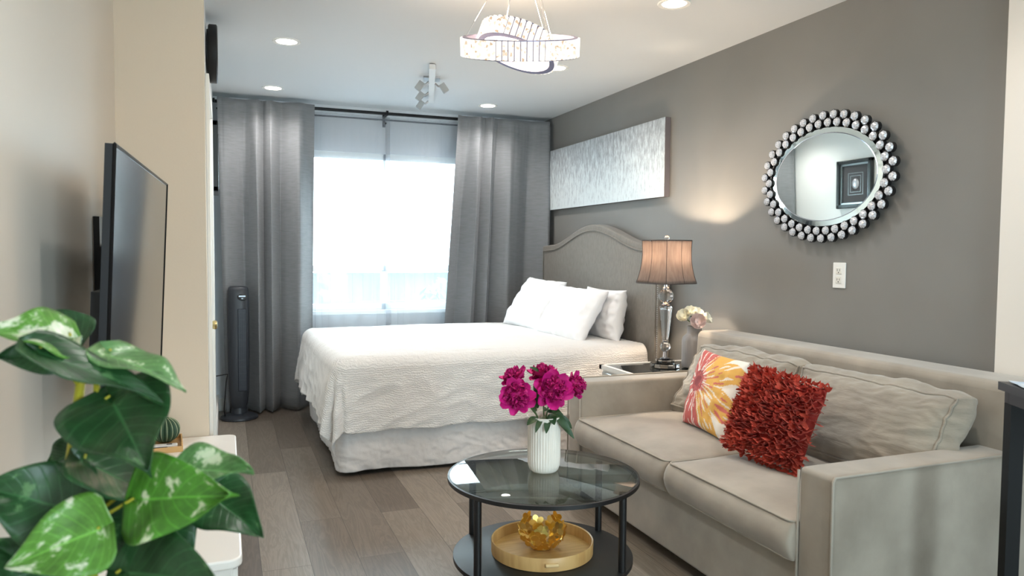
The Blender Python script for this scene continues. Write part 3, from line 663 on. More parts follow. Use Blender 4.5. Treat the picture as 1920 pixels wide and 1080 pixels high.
for nm, c, U, Vv, T, sd, lb in (('a', (2.235, 5.30, .862), (.03, -.29, -.01), (.125, .02, .185), .085, 1, 'white pillow leaning at the window side of the bed'), ('b', (2.255, 4.69, .835), (.04, -.30, -.005), (.12, .03, .175), .085, 2, 'white pillow leaning in front, middle of the row on the bed'), ('c', (2.47, 4.62, .835), (.0, -.29, 0), (.03, 0, .178), .085, 3, 'white pillow upright against the headboard, nearest the lamp')):
    b, N, G = pillow_mesh(c, U, Vv, T, sd, wr=.008); link('bed_pillow', b, m_pillow, None, True, label=lb, cat='pillow', group='white bed pillows')

# ------------------------------------------------------------------ nightstand, lamp, small vase
NX0, NX1, NY0, NY1, NZT = 2.05, 2.66, 3.475, 3.86, .605
t = thing('nightstand', 'white nightstand with dark mirrored inset top between bed and sofa', 'nightstand')
m_nw = mat('nightstand_white', (232, 230, 226), .35)
b = new()
for a in ((NX0, NX1, NY0, NY0+.025), (NX0, NX1, NY1-.025, NY1), (NX0, NX0+.025, NY0, NY1), (NX1-.025, NX1, NY0, NY1)): box(b, a[0], a[1], a[2], a[3], NZT-.025, NZT)
link('top_frame', b, m_nw, t)
b = new(); box(b, NX0+.025, NX1-.025, NY0+.025, NY1-.025, NZT-.012, NZT-.003); link('mirror_top', b, mat('smoked_mirror', (120, 124, 122), .05, .9), t)
b = new(); box(b, NX0+.015, NX1-.015, NY0+.015, NY1-.015, .12, NZT-.026, bev=.004); link('body', b, m_nw, t)
for z0, z1 in ((.14, .34), (.36, .565)):
    b = new(); box(b, NX0+.002, NX0+.014, NY0+.03, NY1-.03, z0, z1, bev=.003); dr = link('drawer', b, mat('drawer_mirror', (190, 195, 196), .08, .9), t)
    b = new(); lathe(b, [(.004, 0), (.004, .01), (.01, .014), (.01, .02), (.004, .022)], 16, T=Matrix.Translation((NX0+.003, (NY0+NY1)/2, (z0+z1)/2)) @ Matrix.Rotation(-PI/2, 4, 'Y')); link('knob', b, m_crystal, dr, 40)
for x in (NX0+.04, NX1-.04):
    for y in (NY0+.04, NY1-.04): b = new(); box(b, x-.015, x+.015, y-.015, y+.015, 0, .121); link('leg', b, m_nw, t)
LX, LY, LZ = 2.375, 3.665, NZT
t = thing('table_lamp', 'lit table lamp with crystal base and taupe bell shade on the nightstand', 'lamp', (LX, LY, LZ))
b = new(); lathe(b, [(.083, 0), (.085, .004), (.085, .02), (.083, .023), (.05, .024)], 10); lathe(b, [(.05, .024), (.055, .03), (.055, .042), (.03, .045)], 10); link('base', b, m_crystal, t)
b = new(); lathe(b, [(.028, .045), (.03, .05), (.013, .056), (.010, .085), (.014, .09)], 20); link('stem', b, m_chrome, t, 40)
def ball(bm, c, r, n=10, m=7): lathe(bm, [(r*math.sin(PI*(k+.35)/(m+.7-.0)), -r*math.cos(PI*(k+.35)/(m+.7))) for k in range(m+1)], n, c)
b = new(); ball(b, (0, 0, .118), .031); link('crystal_ball', b, m_crystal, t)
b = new(); lathe(b, [(.014, .146), (.018, .152), (.012, .158)], 20); link('collar', b, m_chrome, t, 40)
b = new(); lathe(b, [(.017, .158), (.020, .17), (.038, .345), (.035, .352)], 8); link('crystal_column', b, m_crystal, t)
b = new(); lathe(b, [(.026, .352), (.03, .358), (.018, .366), (.014, .375)], 20); link('collar', b, m_chrome, t, 40)
b = new(); ball(b, (0, 0, .412), .044, 12, 9); link('crystal_ball', b, m_crystal, t)
b = new(); lathe(b, [(.018, .452), (.022, .458), (.012, .466), (.011, .50), (.018, .505), (.018, .56), (.012, .57)], 20); link('socket', b, m_chrome, t, 40)
SZ0, SZ1 = .487, .732
def shade_mat():
    m = bpy.data.materials.new('taupe_shade_cloth'); m.use_nodes = True; tt = m.node_tree; tt.nodes.clear(); L = tt.links
    o = nd(tt, 'ShaderNodeOutputMaterial'); mx = nd(tt, 'ShaderNodeMixShader'); d = nd(tt, 'ShaderNodeBsdfDiffuse'); tl = nd(tt, 'ShaderNodeBsdfTranslucent'); mx.inputs[0].default_value = .42
    tc = nd(tt, 'ShaderNodeTexCoord'); mp = nd(tt, 'ShaderNodeMapping'); mp.inputs['Scale'].default_value = (40, 40, 6); n = nd(tt, 'ShaderNodeTexNoise'); n.inputs['Scale'].default_value = 2; n.inputs['Detail'].default_value = 5
    r = nd(tt, 'ShaderNodeValToRGB'); r.color_ramp.elements[0].position = .3; r.color_ramp.elements[0].color = (*lin((136, 124, 118)), 1); r.color_ramp.elements[1].position = .7; r.color_ramp.elements[1].color = (*lin((152, 140, 133)), 1)
    L.new(tc.outputs['Object'], mp.inputs[0]); L.new(mp.outputs[0], n.inputs[0]); L.new(n.outputs['Fac'], r.inputs[0]); L.new(r.outputs[0], d.inputs[0]); L.new(r.outputs[0], tl.inputs[0])
    L.new(d.outputs[0], mx.inputs[1]); L.new(tl.outputs[0], mx.inputs[2]); L.new(mx.outputs[0], o.inputs[0]); return m
b = new(); n = 72; rings = []
def shr(a, k):   # soft square outline with six panels, waisted
    r0 = .134+.046*(1-k)**2.2+.014*k**2
    ca, sa = math.cos(a), math.sin(a)
    return r0/((abs(ca)**4+abs(sa)**4)**.25)*.80
for j in range(13):
    k = j/12; z = SZ0+(SZ1-SZ0)*k; rings.append([b.verts.new((shr(2*PI*i/n, k)*math.cos(2*PI*i/n+R(12)), shr(2*PI*i/n, k)*math.sin(2*PI*i/n+R(12)), z)) for i in range(n)])
for p_, q_ in zip(rings, rings[1:]):
    for i in range(n): b.faces.new((p_[i], p_[(i+1) % n], q_[(i+1) % n], q_[i]))
sh = link('lamp_shade', b, shade_mat(), t, True, mods=[('SOLIDIFY', dict(thickness=.0015))])
b = new()
for k in (0, 1):
    z = SZ0 if k == 0 else SZ1
    tube(b, [(shr(2*PI*i/n, k)*math.cos(2*PI*i/n+R(12)), shr(2*PI*i/n, k)*math.sin(2*PI*i/n+R(12)), z) for i in range(n)], .003, 6, closed=True)
for a in range(0, 360, 90):
    a_ = R(a+45); tube(b, [((shr(a_, j/12)+.001)*math.cos(a_+R(12)), (shr(a_, j/12)+.001)*math.sin(a_+R(12)), SZ0+(SZ1-SZ0)*j/12) for j in range(13)], .0018, 6)
    a_ = R(a); tube(b, [((shr(a_, j/12)+.001)*math.cos(a_+R(12)), (shr(a_, j/12)+.001)*math.sin(a_+R(12)), SZ0+(SZ1-SZ0)*j/12) for j in range(13)], .0014, 6)
link('shade_trim', b, mat('shade_trim', (74, 66, 64), .7), sh, True)
b = new(); lathe(b, [(.006, .725), (.006, .735), (.012, .738), (.015, .748), (.011, .758), (.004, .762)], 16); link('finial', b, m_crystal, t, 40)
b = new(); tube(b, [(0, 0, .727), (.13*math.cos(R(12)), .13*math.sin(R(12)), .727)], .002); tube(b, [(0, 0, .727), (-.13*math.cos(R(12)), -.13*math.sin(R(12)), .727)], .002); tube(b, [(.045, 0, .57), (.05, 0, .65), (0, 0, .727), (-.05, 0, .65), (-.045, 0, .57)], .0018); link('harp', b, m_chrome, t)
b = new(); lathe(b, [(.012, .565), (.02, .58), (.03, .61), (.028, .635), (.014, .65), (.003, .653)], 20); link('bulb', b, mat('warm_bulb', (255, 220, 170), .4, emit=(255, 205, 140), estr=12), t, True)
l = add_light('lamp_glow', 'POINT', (0, 0, .645), 34, (1, .80, .58), .03); l.parent = t

VX, VY = 2.52, 3.585
t = thing('ceramic_vase', 'grey ribbed bottle-shaped vase on the nightstand behind the sofa arm', 'vase', (VX, VY, NZT))
b = new(); lathe(b, [(.055, 0), (.068, .005), (.070, .02), (.070, .155), (.066, .175), (.046, .195), (.042, .2), (.041, .235), (.045, .24), (.038, .24), (.036, .2)], 60, rib=.05, nrib=24, z_lo=.01, z_hi=.16); link('body', b, mat('grey_ceramic', (158, 154, 152), .6, var=(138, 134, 134), vscale=20, vstretch=(1, 1, .2)), t, 50)
m_stem = mat('stem_green', (72, 98, 52), .6); m_leafd = mat('leaf_dark_green', (42, 74, 40), .5)
def petal(b, base, dr, upv, L, Wd, curl, mi=0, n=4, ruff=0, seed=0, square=False):
    """a cupped petal rooted at base, growing along dr and curling towards upv"""
    dr, upv = V(dr).normalized(), V(upv).normalized(); sd = dr.cross(upv).normalized(); g = []
    for i in range(n+1):
        k = i/n; w = Wd*((.45+.55*min(1, k*1.6)) if square else math.sin(PI*min(1, (.12+k*.80)))**.7); row = []
        c = base+dr*L*math.sin(min(k*curl, 1.5))/max(curl, .01)*(1 if curl > .01 else 1)+upv*L*(1-math.cos(k*curl))/max(curl, .01)
        for j in range(5):
            s = (j-2)/2; row.append(b.verts.new(c+sd*w*s*.5+upv*(w*.22*s*s+ruff*L*k*math.sin(s*5+seed*3.1+k*4))))
        g.append(row)
    for i in range(n):
        for j in range(4):
            f = b.faces.new((g[i][j], g[i+1][j], g[i+1][j+1], g[i][j+1])); f.material_index = mi; f.smooth = True
def rose(c, r, axis, m, label, sd, vase_c):
    random.seed(sd); c = V(c); ax = V(axis).normalized(); e1 = ax.orthogonal().normalized(); e2 = ax.cross(e1)
    t = thing('rose', label, 'flower', c, group='roses in the grey vase')
    b = new()
    for ly, (rr, nn, op) in enumerate(((.15, 4, 1.3), (.3, 5, 1.2), (.5, 7, 1.05), (.7, 8, .9), (.9, 9, .7))):
        for k in range(nn):
            a = 2*PI*(k+ly*.4)/nn; o_ = e1*math.cos(a)+e2*math.sin(a)
            petal(b, o_*r*rr*.35-ax*r*.3, (o_*(1.25-op*.55)+ax*.5), ax-o_*.4*op, r*(1.15+.1*ly), r*(.7+.28*ly), .9, ruff=.05, seed=k)
    KEEP[0] = True
    link('bloom', b, m, t, True)
    b = new(); v = V(vase_c)-c; tube(b, [-ax*r*.3, v*.5, v], .0028, 6); link('stem', b, m_stem, t)
m_rw = mat('rose_cream', (248, 244, 226), .7); m_rp = mat('rose_pink', (250, 230, 224), .7)
vc = (VX, VY, NZT+.24)
rose((VX-.062, VY+.012, NZT+.292), .030, (-.7, -.5, .5), m_rw, 'cream rose at the far left of the grey vase', 1, vc)
rose((VX-.005, VY-.035, NZT+.268), .034, (-.5, -.85, .2), m_rp, 'pale pink rose hanging over the front of the grey vase', 2, vc)
rose((VX-.03, VY-.0, NZT+.312), .028, (-.3, -.5, .8), m_rw, 'cream rose behind and above the pink rose', 3, vc)
rose((VX+.018, VY+.01, NZT+.305), .027, (.1, -.6, .7), m_rw, 'cream rose at the top right of the grey vase', 4, vc)
rose((VX+.055, VY-.02, NZT+.282), .026, (.5, -.7, .4), m_rw, 'smaller cream rose at the far right of the grey vase', 5, vc)

# ------------------------------------------------------------------ sofa
SX0, SX1, SY0, SY1 = 1.65, 2.66, 1.648, 3.44
t = thing('sofa', 'taupe velvet two-seat sofa against the grey wall', 'sofa')
b = new(); box(b, SX0+.012, SX1, SY0+.02, SY1-.02, .055, .305, bev=.015, seg=3); link('base', b, m_sofa, t, 40)
for nm, y0, y1 in (('far', SY1-.135, SY1), ('near', SY0, SY0+.137)):
    b = new(); box(b, SX0, 2.664, y0-.003, y1+.003, .055, .612, bev=.018, seg=4); a = link('arm', b, m_sofa, t, 40)
    yo, yi = (y0-.002, y1) if nm == 'near' else (y1+.002, y0)
    b = new(); tube(b, [(SX0-.001, yo, .07), (SX0-.001, yo, .60), (SX0+.006, yo, .612), (2.655, yo, .614)], .0045, 6); link('piping', b, m_pipe, a, True)
    b = new(); tube(b, [(SX0-.001, yi, .07), (SX0-.001, yi, .60)], .0045, 6); link('piping', b, m_pipe, a, True)
b = new(); pf = [(2.40, .25), (2.435, .82), (2.455, .838), (2.64, .838), (2.66, .82), (2.66, .06), (2.40, .06)]
prism(b, [(x, z) for x, z in pf], 'y', SY0+.002, SY1-.002); link('backrest', b, m_sofa, t, 40, mods=[('BEVEL', dict(width=.014, segments=3, limit_method='ANGLE'))])
for x in (SX0+.08, SX1-.1):
    for y in (SY0+.08, SY1-.08): b = new(); box(b, x-.03, x+.03, y-.03, y+.03, 0, .06); link('foot', b, m_black, t)
def cushion(y0, y1, x0=1.635, x1=2.40, z0=.305, z1=.432):
    b = new(); n = 30; crown = .03
    def P(u, v, top):
        e = 1-(abs(2*u-1)**6); f = 1-(abs(2*v-1)**6)
        x = x0+(x1-x0)*u; y = y0+(y1-y0)*v
        k = (1-(2*u-1)**4)*(1-(2*v-1)**4)
        z = (z1+crown*k+.004*NZ(x*6, y*6, 2)) if top else z0
        return V((x, y, z))
    gt = [[b.verts.new(P(i/n, j/n, True)) for j in range(n+1)] for i in range(n+1)]; gb = [[b.verts.new(P(i/n, j/n, False)) for j in range(n+1)] for i in range(n+1)]
    for i in range(n):
        for j in range(n):
            b.faces.new((gt[i][j], gt[i+1][j], gt[i+1][j+1], gt[i][j+1])); b.faces.new((gb[i][j+1], gb[i+1][j+1], gb[i+1][j], gb[i][j]))
    def side(A, B):
        prev = None; m = 6
        cols = []
        for p_, q_ in zip(A, B):
            nrm = V(((p_.co.x-(x0+x1)/2)/(x1-x0), (p_.co.y-(y0+y1)/2)/(y1-y0), 0)); w = V((0, 0, 0))
            if abs(abs(nrm.x)-.5) < 1e-4: w.x = 1 if nrm.x > 0 else -1
            if abs(abs(nrm.y)-.5) < 1e-4: w.y = 1 if nrm.y > 0 else -1
            if w.length > 0: w.normalize()
            wy = w.copy(); wy.y *= .15
            col = [p_]+[None]*(m-1)+[q_]
            for k in range(1, m):
                s = k/m; pp = p_.co.lerp(q_.co, s)+wy*(.028*math.sin(PI*s)+.004*NZ(p_.co.y*14, s*2, 3)); col[k] = (pp)
            cols.append(col)
        V_ = [[c[0]]+[b.verts.new(x) for x in c[1:-1]]+[c[-1]] for c in cols]
        for c, d in zip(V_, V_[1:]):
            for k in range(m): b.faces.new((c[k], d[k], d[k+1], c[k+1]))
    side([gt[0][j] for j in range(n+1)], [gb[0][j] for j in range(n+1)]); side([gt[n][j] for j in range(n+1)], [gb[n][j] for j in range(n+1)])
    side([gt[i][0] for i in range(n+1)], [gb[i][0] for i in range(n+1)]); side([gt[i][n] for i in range(n+1)], [gb[i][n] for i in range(n+1)])
    bmesh.ops.remove_doubles(b, verts=b.verts, dist=1e-5)
    c = link('seat_cushion', b, m_sofa, t, True, mods=[('BEVEL', dict(width=.012, segments=3, limit_method='ANGLE', angle_limit=R(50)))])
    for zz in (z1+.001, z0+.006):
        b = new(); r = .03; tube(b, [(x, y, zz) for x, y in rrect(x0-.002, x1, y0+.003, y1-.003, r)], .0042, 6, closed=True); link('piping', b, m_pipe, c, True)
cushion(SY0+.14, 2.488); cushion(2.494, SY1-.138)
def back_cushion(c, U, Vv, T, sd, slump):
    c, U, Vv = V(c), V(U), V(Vv); N = U.cross(Vv).normalized(); N = N if N.x < 0 else -N; n = 60; b = new()
    def P(u, v, sgn):
        uu = u*(1-.03*(1-v*v)); vv = v*(1-.05*(1-u*u))
        k = (1-abs(u)**2.6)*(1-abs(v)**2.6)
        h = T*(.42+.58*max(0, k)**.6)
        wq = .5*NZ(u*2, v*2, sd+40)
        e = 1-.6*max(0, k)
        h += e*(.011*RN(u*2.2+wq, v*1.4+u*.8, sd, 1.3)+.006*RN(u*5-v*2+wq, v*4+wq, sd+7, 1.2))+.010*NZ(u*2, v*2.5, sd)
        dr = slump*(u*u)*(v > 0)*v
        return c+U*uu+Vv*vv+N*(h*sgn)-V((0, 0, dr))+V((0, 0, .012*NZ(u*4, 0, sd+3)*(v > .5)))
    G = [[[b.verts.new(P(2*i/n-1, 2*j/n-1, sg)) for j in range(n+1)] for i in range(n+1)] for sg in (1, -1)]
    for g in G:
        for i in range(n):
            for j in range(n): b.faces.new((g[i][j], g[i+1][j], g[i+1][j+1], g[i][j+1]))
    per = [(i, 0) for i in range(n)]+[(n, j) for j in range(n)]+[(i, n) for i in range(n, 0, -1)]+[(0, j) for j in range(n, 0, -1)]
    m = 8; cols = []; fr = []; bk = []
    for k, (i, j) in enumerate(per):
        a, d = G[0][i][j], G[1][i][j]; u, v = 2*i/n-1, 2*j/n-1
        o_ = U.normalized()*(u if abs(u) > .999 else u**5)+Vv.normalized()*(v if abs(v) > .999 else v**5); o_.normalize()
        col = [a]
        for q in range(1, m):
            s_ = q/m; wr_ = .016*NZ(k*.045+s_*.5, s_*1.2, sd+11, 1.6)+.007*NZ(k*.14+s_, s_*3, sd)
            col.append(b.verts.new(a.co.lerp(d.co, s_)+o_*((.045+wr_)*math.sin(PI*s_))))
        col.append(d); cols.append(col); fr.append(a.co+o_*.003); bk.append(d.co+o_*.003)
    for k in range(len(cols)):
        p_, q_ = cols[k], cols[(k+1) % len(cols)]
        for q in range(m): b.faces.new((p_[q], q_[q], q_[q+1], p_[q+1]))
    bc = link('back_cushion', b, m_sofa2, t, True)
    for pp in (fr, bk):
        b = new(); tube(b, pp[::2], .005, 6, closed=True); link('piping', b, m_sofa2, bc, True)
back_cushion((2.285, 2.90, .612), (0, -.355, .0), (.085, 0, .155), .085, 7, .015)
back_cushion((2.285, 2.135, .612), (.0, -.355, .0), (.075, 0, .150), .10, 12, .01)

# scatter pillows
def floral(u, v, side):
    if side < 0: return lin((232, 226, 214))
    cu, cv = -.42, .12; dx, dy = u-cu, (v-cv); r = math.hypot(dx, dy); a = math.atan2(dy, dx)
    cream = V(lin((238, 233, 224))); red = V(lin((198, 98, 94))); dark = V(lin((120, 52, 60))); gold = V(lin((226, 176, 92))); pink = V(lin((214, 122, 110)))
    col = cream
    npet = 9; pa = (a/(2*PI)*npet) % 1; idx = int(a/(2*PI)*npet+20)
    rmax = [1.1, .85, 1.2, .95, 1.05, 1.15, .9, 1.2, 1.0, .95, 1.15][idx % 11]*1.65
    wd = .52*math.sin(PI*min(1, max(0, (r/rmax))))**.55 if r < rmax else 0
    streak = noise.noise(V((a*11, r*2.0, 3)))
    if r < rmax and abs(pa-.5) < wd:
        base = red if (a < -1.2 or a > 1.2) else (gold if r > .42 else pink)
        if a < -.6 and a >= -1.2: base = gold
        col = base
        if streak > .22: col = cream.lerp(base, .15)
        elif streak < -.3: col = pink.lerp(red, .5)
    if r < .30+.05*noise.noise(V((a*9, 0, 1))): col = red.lerp(dark, .6 if noise.noise(V((a*12, r*12, 5))) > -.1 else 0)
    if r < .15: col = dark.lerp(red, .2)
    return tuple(col)
b, N, G = pillow_mesh((2.085, 2.80, .625), (-.02, -.195, -.004), (.085, .035, .165), .062, 21, n=110, wr=.004, pinch=.05, vfun=floral)
link('throw_pillow', b, vcol_mat('floral_print', .85, .2), None, True, label='cream throw pillow with a big red and yellow painted flower', cat='pillow')
RC, RU, RV = V((1.995, 2.295, .628)), V((.018, -.185, -.014)), V((.085, .02, .148))
t = thing('throw_pillow', 'rust red throw pillow covered in fabric ruffles', 'pillow')
m_red = mat('rust_red_cloth', (206, 84, 62), .65, var=(176, 56, 42), vscale=30, sheen=.1)
b, N, G = pillow_mesh(RC, RU, RV, .06, 31, n=30, wr=.004); link('pillow_body', b, mat('deep_red_cloth', (150, 40, 32), .85), t, True)
random.seed(5); b = new()
for r_ in range(25):
    for q_ in range(26):
        u = -1+2*(q_+random.uniform(-.4, .4))/25; v = 1-2*(r_+random.uniform(-.4, .4))/24
        uu = min(1, max(-1, u)); vv = min(1, max(-1, v)); ed = (1-uu*uu)*(1-vv*vv)
        p_ = RC+RU*uu+RV*vv+N*(.06*max(0, ed)**.42-.004)
        outw = (RU.normalized()*uu**3+RV.normalized()*vv**3)*.8
        nrm = (N+outw).normalized(); dn = (-RV.normalized()*random.uniform(.2, 1.0)+RU.normalized()*random.uniform(-.9, .9))
        petal(b, p_, (nrm*random.uniform(.5, 1)+dn*.8), nrm+V((random.uniform(-.4, .4), random.uniform(-.4, .4), .2)), random.uniform(.024, .034)*(.7+.3*min(1, ed*3)), random.uniform(.024, .038), random.uniform(.6, 1.5), n=3, ruff=.16, square=True, seed=random.random()*9)
KEEP[0] = True
link('ruffles', b, m_red, t, True)['kind'] = 'stuff'

# ------------------------------------------------------------------ coffee table and what stands on it
KX, KY, KT, KS = 1.085, 2.47, .45, .155
t = thing('coffee_table', 'round glass-topped coffee table with black frame and lower black shelf', 'table', (KX, KY, 0))
b = new(); lathe(b, [(.338, KT-.008), (.345, KT-.005), (.345, KT-.001), (.341, KT)], 120); gl = link('glass_top', b, m_glass, t, 40)
b = new(); lathe(b, [(.336, KT-.016), (.353, KT-.016), (.353, KT-.002), (.3462, KT-.001), (.3462, KT-.009), (.336, KT-.009), (.336, KT-.016)], 120, caps=False); link('rim', b, m_black, t, 40)
b = new(); lathe(b, [(.325, KS-.018), (.332, KS-.016), (.332, KS-.001), (.330, KS)], 120); link('shelf', b, mat('black_shelf', (24, 25, 27), .45), t, 40)
for a in (22, 127, 202, 307):
    x, y = .318*math.cos(R(a)), .318*math.sin(R(a)); b = new(); tube(b, [(x, y, 0), (x, y, KT-.016)], .0135, 20); lg = link('leg', b, m_black, t, 40)
    b = new(); lathe(b, [(.017, 0), (.018, .008), (.014, .01)], 20, (x, y, 0)); link('foot_cap', b, m_dark, lg, 40)
QX, QY = 1.10, 2.50
t = thing('ribbed_vase', 'white ribbed vase on the glass coffee table holding magenta peonies', 'vase', (QX, QY, KT))
b = new(); lathe(b, [(.035, 0), (.047, .001), (.054, .008), (.058, .025), (.060, .05), (.060, .17), (.0615, .195), (.066, .208), (.063, .209), (.057, .195), (.055, .05), (.03, .02)], 144, rib=.055, nrib=36, z_lo=.02, z_hi=.18)
link('body', b, mat('white_glazed_ceramic', (248, 241, 230), .3), t, 50)
m_pe = mat('peony_magenta', (205, 14, 124), .65, var=(165, 6, 92), vscale=60)
m_pe2 = mat('peony_magenta_outer', (220, 24, 140), .6, var=(182, 10, 108), vscale=25)
def leaf_simple(b, p0, p1, w, nrm, n=8, droop=.0):
    p0, p1 = V(p0), V(p1); d = p1-p0; nrm = V(nrm); s = d.cross(nrm).normalized(); nr = s.cross(d).normalized(); prev = None
    for i in range(n+1):
        k = i/n; ww = w*math.sin(PI*min(1, k*.95+.03))**.8; c = p0+d*k+nr*(d.length*.12*math.sin(PI*k))-V((0, 0, droop*k*k))
        row = [b.verts.new(c-s*ww/2+nr*ww*.14), b.verts.new(c), b.verts.new(c+s*ww/2+nr*ww*.14)]
        if prev:
            for j in range(2): b.faces.new((prev[j], row[j], row[j+1], prev[j+1])).smooth = True
        prev = row
def peony(c, r, axis, label, sd, leaves):
    random.seed(sd); c = V(c); ax = V(axis).normalized(); e1 = ax.orthogonal().normalized(); e2 = ax.cross(e1)
    r *= 1.13; t = thing('peony', label, 'flower', c, group='magenta peonies in the ribbed vase')
    b = new()
    for k in range(10):
        a = 2*PI*(k+random.uniform(-.2, .2))/10; o_ = e1*math.cos(a)+e2*math.sin(a)
        petal(b, o_*r*.15-ax*r*.35, o_*1.0+ax*random.uniform(-.25, .35), ax, r*random.uniform(1.15, 1.4), r*random.uniform(.8, 1.05), random.uniform(.4, 1.0), n=6, ruff=.07, seed=k)
    KEEP[0] = True; link('outer_petals', b, m_pe2, t, True)
    b = new()
    for k in range(150):
        th = math.acos(1-random.uniform(0, 1.25)); a = random.uniform(0, 2*PI); o_ = (e1*math.cos(a)+e2*math.sin(a))*math.sin(th)+ax*math.cos(th)
        rr = r*random.uniform(.55, .72)
        petal(b, o_*rr-ax*r*.12, o_+ax*.2+V((random.uniform(-.4, .4), random.uniform(-.4, .4), random.uniform(-.4, .4))), o_.cross(V((random.random()-.5, random.random()-.5, random.random()-.5))).normalized(), r*random.uniform(.25, .42), r*random.uniform(.2, .32), random.uniform(.3, 1.3), n=2, ruff=.3, seed=k)
    bmesh.ops.create_icosphere(b, subdivisions=2, radius=r*.62, matrix=Matrix.Translation(-ax*r*.12))
    KEEP[0] = True; link('inner_petals', b, m_pe, t, True)
    b = new(); q = V((QX, QY, KT+.03))-c; m_ = V((QX+(c.x-QX)*.25, QY+(c.y-QY)*.25, KT+.21))-c
    tube(b, [-ax*r*.35, -ax*r*.6+V((0, 0, -.02)), m_*.55+V((0, 0, .01)), m_, q], .0028, 7); link('stem', b, m_stem, t, True)
    for (p0, p1, w) in leaves:
        b = new(); leaf_simple(b, V(p0)-c, V(p1)-c, w, (-.3, -.6, .6)); KEEP[0] = True; link('leaf', b, m_leafd, t, True)
vz = KT+.21
peony((.972, 2.46, .748), .044, (-.45, -.8, .25), 'magenta peony lowest at the left of the white vase', 1, [((1.06, 2.47, vz+.0), (1.01, 2.45, vz-.02), .028), ((1.07, 2.49, vz+.03), (1.035, 2.47, vz+.09), .026)])
peony((1.0, 2.56, .800), .036, (-.4, -.2, .9), 'magenta peony behind and above the lowest left one', 2, [((1.075, 2.5, vz+.05), (1.055, 2.5, vz+.12), .018)])
peony((1.125, 2.58, .805), .038, (-.2, -.1, .95), 'magenta peony at the top centre rear of the bunch', 3, [((1.10, 2.5, vz), (1.10, 2.46, vz-.055), .026), ((1.1, 2.55, .81), (1.055, 2.54, .835), .016)])
peony((1.10, 2.425, .768), .048, (-.1, -.95, .3), 'largest magenta peony facing the front of the bunch', 4, [((1.12, 2.47, vz+.01), (1.17, 2.42, vz-.05), .03), ((1.11, 2.48, vz+.02), (1.07, 2.43, vz+.03), .028)])
peony((1.215, 2.465, .772), .037, (.6, -.6, .35), 'magenta peony leaning out to the right beside the sofa arm', 5, [((1.13, 2.49, vz), (1.19, 2.43, vz-.08), .026), ((1.12, 2.50, vz+.02), (1.18, 2.49, vz-.02), .024), ((1.13, 2.48, vz), (1.175, 2.45, vz-.03), .024)])
t_ = [o for o in COL.objects if o.name.startswith('peony') and o.type == 'EMPTY']
for k, (i, p0, p1, w) in enumerate(((0, (1.08, 2.47, vz), (1.035, 2.43, vz-.045), .02), (3, (1.10, 2.46, vz), (1.075, 2.425, vz-.05), .024), (3, (1.10, 2.47, vz+.02), (1.13, 2.42, vz+.025), .03), (3, (1.11, 2.47, vz+.01), (1.105, 2.42, vz-.02), .034), (1, (1.07, 2.5, vz+.02), (1.03, 2.49, vz+.04), .03), (4, (1.14, 2.48, vz+.01), (1.195, 2.46, vz-.05), .022), (4, (1.15, 2.48, vz+.05), (1.16, 2.46, vz+.10), .02))):
    b = new(); c_ = t_[i].location; leaf_simple(b, V(p0)-c_, V(p1)-c_, w, (-.3, -.6, .6)); KEEP[0] = True; link('leaf', b, m_leafd, t_[i], True)
# round tray + gold bowl
t = thing('round_tray', 'round light wood tray on the lower shelf of the coffee table', 'tray', (1.085, 2.475, KS))
b = new(); lathe(b, [(.182, 0), (.189, .002), (.190, .047), (.188, .05), (.184, .047), (.183, .008), (.1, .007)], 96); link('tray_body', b, m_wood, t, 40)
b = new(); A_ = R(257)
for s in (0,):
    pts = []
    for k in range(13): pts.append(V(((.1915)*math.cos(A_+.24*(k/12-.5)), (.1915)*math.sin(A_+.24*(k/12-.5)), .026)))
    tube(b, pts, .007, 8, sq=1)
hd = link('handle_slot', b, mat('pale_wood_inlay', (232, 196, 142), .5), t, True); hd['label'] = 'paler rounded handle opening'
t = thing('gold_bowl', 'small gold bowl made of open metal flowers standing in the round tray', 'bowl', (1.09, 2.49, KS+.008))
b = new(); random.seed(3); Rb = .086; m_g2 = m_gold
def flower_disc(b, c, n_, rad, rot):
    n_ = n_.normalized(); e1 = n_.orthogonal().normalized(); e2 = n_.cross(e1)
    for k in range(5):
        a = rot+2*PI*k/5; o_ = e1*math.cos(a)+e2*math.sin(a); s = n_.cross(o_); cc = c+o_*rad*.55; ring = []
        for q in range(12): th = 2*PI*q/12; ring.append(b.verts.new(cc+o_*rad*.5*math.cos(th)+s*rad*.40*math.sin(th)+n_*(.003*math.cos(th*1))))
        b.faces.new(ring)
for zi, (el, nn) in enumerate(((-66, 5), (-40, 8), (-12, 9), (10, 8))):
    for k in range(nn):
        if zi == 3 and k % 2 == 0: continue
        a = 2*PI*(k+.5*zi)/nn; e = R(el+random.uniform(-4, 4)); rr = Rb*(.98 if zi < 3 else .95)
        n_ = V((math.cos(e)*math.cos(a), math.cos(e)*math.sin(a), math.sin(e))); flower_disc(b, V((0, 0, .076))+V((n_.x*rr*1.0, n_.y*rr*1.0, n_.z*rr*.84)), n_, .029 if zi else .025, random.uniform(0, 6))
lathe(b, [(.0, .004), (.025, .004), (.03, .008)], 24, caps=False); tube(b, [(.034*math.cos(2*PI*k/24), .034*math.sin(2*PI*k/24), .003) for k in range(24)], .003, 6, closed=True)
o = link('flower_shell', b, m_gold, t, False, mods=[('SOLIDIFY', dict(thickness=.0012))])

